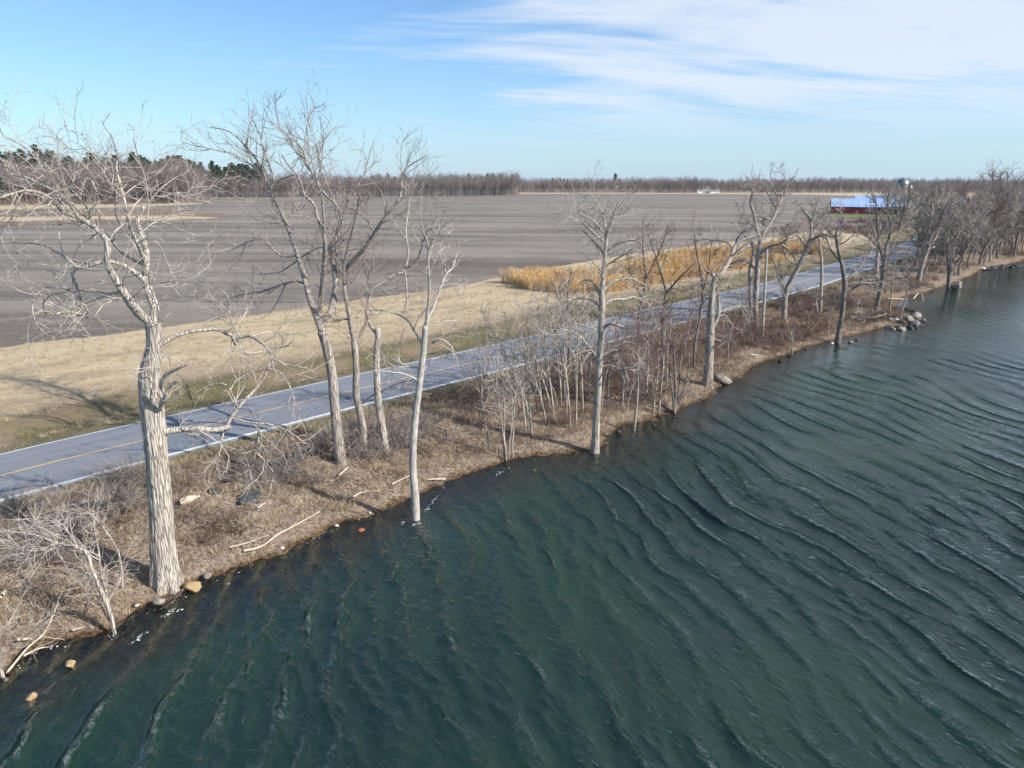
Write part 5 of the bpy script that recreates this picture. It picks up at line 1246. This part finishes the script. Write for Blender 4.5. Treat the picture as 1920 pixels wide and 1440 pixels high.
def log(pts, r, label, group=None, z=None, twigs=0, m='driftwood', name='driftwood'):
    W = []
    for x, y, *h in pts:
        b = G(x, y) if z is None else np.array([*ground0(x, y, z), z]); W.append(b+np.array([0, 0, .08+(h[0] if h else 0)]))
    W = np.array(W); c = W[0].copy(); mb = MB(); rr_ = np.linspace(r, r*.35, len(W)); V, F, F3, _, _ = thick_tube(W-c, rr_, 9, .12, 0, 3, int(pts[0][0]), .1); mb.V = [V]; mb.F4 = [F]; mb.F3 = [F3]
    if twigs:
        PR = catmull(np.hstack([W-c, rr_[:, None]]), 16); P2, R2 = grow(PR[None, :, :3], PR[None, :, 3], twigs, .3, 1, (.3, 1.2), (25, 60), 6, .15, .03, .1, .6, .008, .01, .4)
        V2, F2 = tubes(P2, R2, 4); mb.F4.append(F2+len(V)); mb.V.append(V2)
    o = link(name, mesh_from(name, np.concatenate(mb.V), [np.concatenate(mb.F4), np.concatenate(mb.F3)], True), MATS[m], label=label, category='driftwood', group=group); o.location = c; return o
log([(458,1040,.1),(490,1028),(520,1010,.1),(550,996,.15),(600,970,.2)], .055, 'long pale forked driftwood branch parallel to the shore', twigs=9)
log([(432,1033,.1),(465,1025,.1),(505,1012,.15)], .04, 'shorter driftwood branch left of the long forked one', twigs=4)
log([(835,904,.1),(800,905,.1)], .07, 'stubby pale driftwood at the waterline right of the straight tree')
log([(660,940,.1),(680,931,.15),(712,928,.15)], .045, 'thin pale branch lying on the bank left of the straight tree', twigs=3)
log([(635,898,.1),(655,884,.2)], .05, 'short tan stick below the wide-crowned tree')
log([(735,914,.1),(770,898,.15)], .04, 'thin stick just behind the straight tree', twigs=3)
log([(360,1000,.15),(390,992,.15),(420,975,.3)], .035, 'dark fallen twiggy branch below the dark slab', twigs=8, m='twig_dark')
log([(483,960,.1),(500,950,.15)], .05, 'short brown stick beside the dark slab')
log([(35,1208,.1),(62,1206,.1)], .06, 'pale driftwood piece on the bank at lower left')
log([(15,1270,.1),(55,1228,.2),(90,1200,.3),(120,1140,.5)], .04, 'long slanting dead branch over the bank at lower left', twigs=7)
log([(45,1236,.05),(75,1222,.05),(100,1217,.02)], .035, 'curved thin driftwood on the lower left waterline', twigs=3)
log([(138,1190,.1),(160,1184,.1)], .04, 'thin tan stick at the waterline by the leaning sapling')
log([(5,1130,.2),(18,1115,.2)], .08, 'short tan log at the left edge of the bank')
log([(1663,562,.1),(1705,564,.1)], .10, 'long pale log lying behind the rocky point')
log([(1712,563,.1),(1720,559,.5),(1727,560,.5),(1731,566,0)], .08, 'small arched driftwood branch in the water beyond the point', z=0.02)
log([(1608,590,.4),(1625,600,.2),(1660,596,.4),(1640,586,.6)], .06, 'pale bent dead branch at the base of the rocky point', twigs=3)
log([(1408,669,.1),(1420,670,.1)], .10, 'pale short log on the shore right of the grey boulder')
log([(352,1098,.05),(338,1120,.05),(330,1128,.1)], .025, 'thin drowned twigs in the water at the right root of the largest tree', twigs=8, z=0.0, m='twig_red')

# foam where the wavelets break
def foam(pts, w_, label):
    V = []; F = []
    for (xa, ya), (xb, yb) in zip(pts[:-1], pts[1:]):
        n = int(max(math.hypot(xb-xa, yb-ya)*(.9 if len(pts) < 5 else .08), 4))
        for k in range(n):
            f = q.random(); x, y = xa*(1-f)+xb*f, ya*(1-f)+yb*f; b = np.array([*ground0(x, y, .03), .03])+np.array([q.normal()*w_*1.6, q.normal()*w_*1.6, 0]); r = q.uniform(.012, .045)
            m_ = 6; r *= q.uniform(.3, 1); a = np.arange(m_)*math.pi*2/m_; o_ = len(V); rr_ = r*q.uniform(.5, 1.4, m_)
            V += [tuple(b+np.array([math.cos(t)*rr_[i], math.sin(t)*rr_[i]*1.0, 0])) for i, t in enumerate(a)]+[tuple(b+np.array([0, 0, r*.5]))]
            F += [(o_+i, o_+(i+1) % m_, o_+m_) for i in range(m_)]
    link('foam', mesh_from('foam', np.array(V), np.array(F), True), MATS['foam'], kind='stuff', label=label)
foam([(300,1160),(318,1148),(336,1143)], .05, 'white foam of a breaking wavelet below the largest tree'); foam([(248,1208),(272,1184)], .03, 'thin line of foam left of the largest tree')
foam([(30,1262),(60,1226),(205,1196),(250,1158),(300,1142),(360,1112),(420,1082),(485,1058),(560,1027),(630,992),(700,969),(760,942),(830,915),(900,887)], .05, 'thin broken wash line along the near waterline')
foam([(930,892),(945,877)], .07, 'white foam by the shoreline sapling clump'); foam([(996,884),(1004,880)], .05, 'small white foam patch right of the sapling clump')
foam([(750,985),(765,972)], .03, 'foam ring at the straight tree in the water'); foam([(795,962),(820,930)], .03, 'thin foam line right of the straight tree'); foam([(772,985),(790,980)], .04, 'foam at the foot of the straight tree')

# ------------------------------------------------------------------ barn, silos, houses
def prism(name, pts_yz, x0, x1, m, parent, **kw):
    """extrude a closed y-z outline along x"""
    n = len(pts_yz); V = [(x0, y, z) for y, z in pts_yz]+[(x1, y, z) for y, z in pts_yz]
    bm = bmesh.new(); vs = [bm.verts.new(v) for v in V]; bm.faces.new(vs[:n]); bm.faces.new(vs[n:][::-1])
    for i in range(n): bm.faces.new((vs[i], vs[n+i], vs[n+(i+1) % n], vs[(i+1) % n]))
    bmesh.ops.recalc_face_normals(bm, faces=bm.faces); me = bpy.data.meshes.new(name); bm.to_mesh(me); bm.free(); return link(name, me, MATS[m], parent, **kw)
def box(name, lo, hi, m, parent, **kw):
    mb = MB(); mb.box(lo, hi); return mb.build(name, MATS[m], parent, **kw)
bx_, by_ = ground0(1559, 400.5, 1.3)
barn = empty('barn', (bx_, by_, 1.3), 'long low red barn with blue grey metal roof beyond the reeds', 'barn', None, R(-20))
Lb, W1, W2 = 28, 12.0, 17.0
prism('wall', [(0,0),(W1,0),(W1,3.0),(W1/2,5.9),(0,3.0)], 0, 8.8, 'barn_red', barn); prism('wall', [(0,0),(W2,0),(W2,3.0),(W2/2,7.2),(0,3.0)], 8.8, Lb, 'barn_red', barn)
prism('roof', [(-.5,2.85),(W1/2,6.0),(W1+.5,2.85),(W1+.5,3.0),(W1/2,6.2),(-.5,3.0)], -.5, 8.8, 'barn_roof', barn); prism('roof', [(-.5,2.80),(W2/2,7.3),(W2+.5,2.80),(W2+.5,2.95),(W2/2,7.5),(-.5,2.95)], 8.8, Lb+.5, 'barn_roof', barn)
box('fascia', (-.5, -.56, 2.6), (Lb+.5, -.505, 2.79), 'dark_trim', barn)
for i in range(8): box('snow_guard', (1.2+i*2.9, .6, 3.55), (1.6+i*2.9, .9, 3.85), 'dark_trim', barn)
for i in range(27): box('wall_batten', (.5+i, -.05, 0), (.56+i, -.003, 2.75), 'barn_red', barn)
box('door', (Lb-4, -.07, .05), (Lb-1.2, -.052, 2.5), 'dark_trim', barn)
por = prism('porch_roof', [(-3.2,2.2),(-.6,2.75),(-.6,2.86),(-3.2,2.32)], Lb-5, Lb+1.5, 'dark_trim', barn)
for i in (0, 1): box('post', (Lb-4.8+i*6, -3.1, 0), (Lb-4.65+i*6, -2.95, 2.2), 'house_white', barn)
def silo(px, Y, topy, r, label, m='silo_concrete'):
    P, t = onplane(px, topy, Y); H = P[2]-1.3; rt = empty('silo', (P[0], Y, 1.3), label, 'silo')
    def lathe(name, prof, mm, n=28):
        V = []; F = []
        for rr_, z in prof: V += [(rr_*math.cos(a), rr_*math.sin(a), z) for a in np.arange(n)*2*math.pi/n]
        for k in range(len(prof)-1): F += [(k*n+i, k*n+(i+1) % n, (k+1)*n+(i+1) % n, (k+1)*n+i) for i in range(n)]
        return link(name, mesh_from(name, np.array(V), np.array(F), True), MATS[mm], rt)
    hw = H-r*.95; lathe('wall', [(r, 0), (r, hw)], m)
    for i in range(int(hw/1.1)): lathe('hoop', [(r+.02, 1+i*1.1), (r+.06, 1.03+i*1.1), (r+.06, 1.12+i*1.1), (r+.02, 1.15+i*1.1)], 'silo_metal', 20)
    lathe('dome', [(r*1.03, hw), (r*.98, hw+r*.28), (r*.83, hw+r*.55), (r*.55, hw+r*.80), (r*.22, hw+r*.93), (.01, hw+r*.95)], 'silo_metal'); lathe('cap', [(.35, hw+r*.93), (.35, hw+r*1.05), (.01, hw+r*1.1)], 'dark_trim', 12)
silo(1694, 345, 334, 2.7, 'tall silo with shiny metal dome rising behind the barn'); silo(1705, 352, 345.5, 1.7, 'lower narrower silo right of the tall domed silo')
def house(px, Y, base, w, d, h, rh, label, rz, yard=None, wins=3):
    P, t = onplane(px, base, Y); P[2] = 1.3; rt = empty('farmhouse', P, label, 'house', None, rz)
    box('wall', (0,0,0), (w,d,h), 'house_white', rt); prism('roof', [(-.3,h+.01),(d/2,h+rh),(d+.3,h+.01),(d+.3,h+.16),(d/2,h+rh+.18),(-.3,h+.16)], -.3, w+.3, 'house_roof', rt)
    for gx0 in (0.0, w-.15): prism('gable', [(0.05,h+.005),(d/2,h+rh-.05),(d-.05,h+.005)], gx0, gx0+.15, 'house_white', rt)
    for i in range(wins): box('window', (w*(i+.6)/wins-.45, -.04, 1.0), (w*(i+.6)/wins+.45, -.003, 2.2), 'window_dark', rt)
house(1317, 828, 362, 7, 6, 5, 2.4, 'white two storey farmhouse before the far wood', R(-15)); house(1332, 822, 362.5, 5, 5, 2.2, 1.5, 'low white outbuilding right of the white farmhouse', R(10), wins=2)
house(1308, 822, 362.5, 5, 5, 2.6, 1.4, 'small white shed left of the white farmhouse', R(5), wins=1); house(1341, 835, 362, 5, 5, 2.8, 1.6, 'white cottage farthest right in the far farmyard', R(-5), wins=2)
house(855, 715, 367, 6, 6, 5, 2.2, 'small white house at the foot of the middle wood', R(0), wins=2)
silo(1765, 420, 352, 1.3, 'small pale silo top among the far shore trees')
scatter('yard_trees', np.array([[*ground0(x, 362.2, 1.3), 1.25] for x in (1268,1274,1281,1288,1296,1303,1312,1322,1336,1350,1356,1362)]), q.uniform(0, 6, 12), q.uniform(.5, .8, 12), FT, 'bare trees mingled round the far farmyard')

# ------------------------------------------------------------------ the air
hm = bpy.data.materials.new('haze'); hm.use_nodes = True; t = NT(hm.node_tree); t.n.clear()
pv = t.node('ShaderNodeVolumePrincipled'); pv.inputs['Color'].default_value = (.80, .88, 1, 1); pv.inputs['Density'].default_value = .00006; pv.inputs['Anisotropy'].default_value = .2
mo = t.node('ShaderNodeOutputMaterial'); t.l.new(pv.outputs[0], mo.inputs['Volume'])
mb = MB(); mb.box((-6600, -6600, -4.5), (6600, 6600, 45)); hz = mb.build('haze', hm, None, kind='stuff', label='thin pale air over the lake and fields'); hz.display_type = 'WIRE'
scene.cycles.volume_step_rate = 1; scene.cycles.volume_max_steps = 64
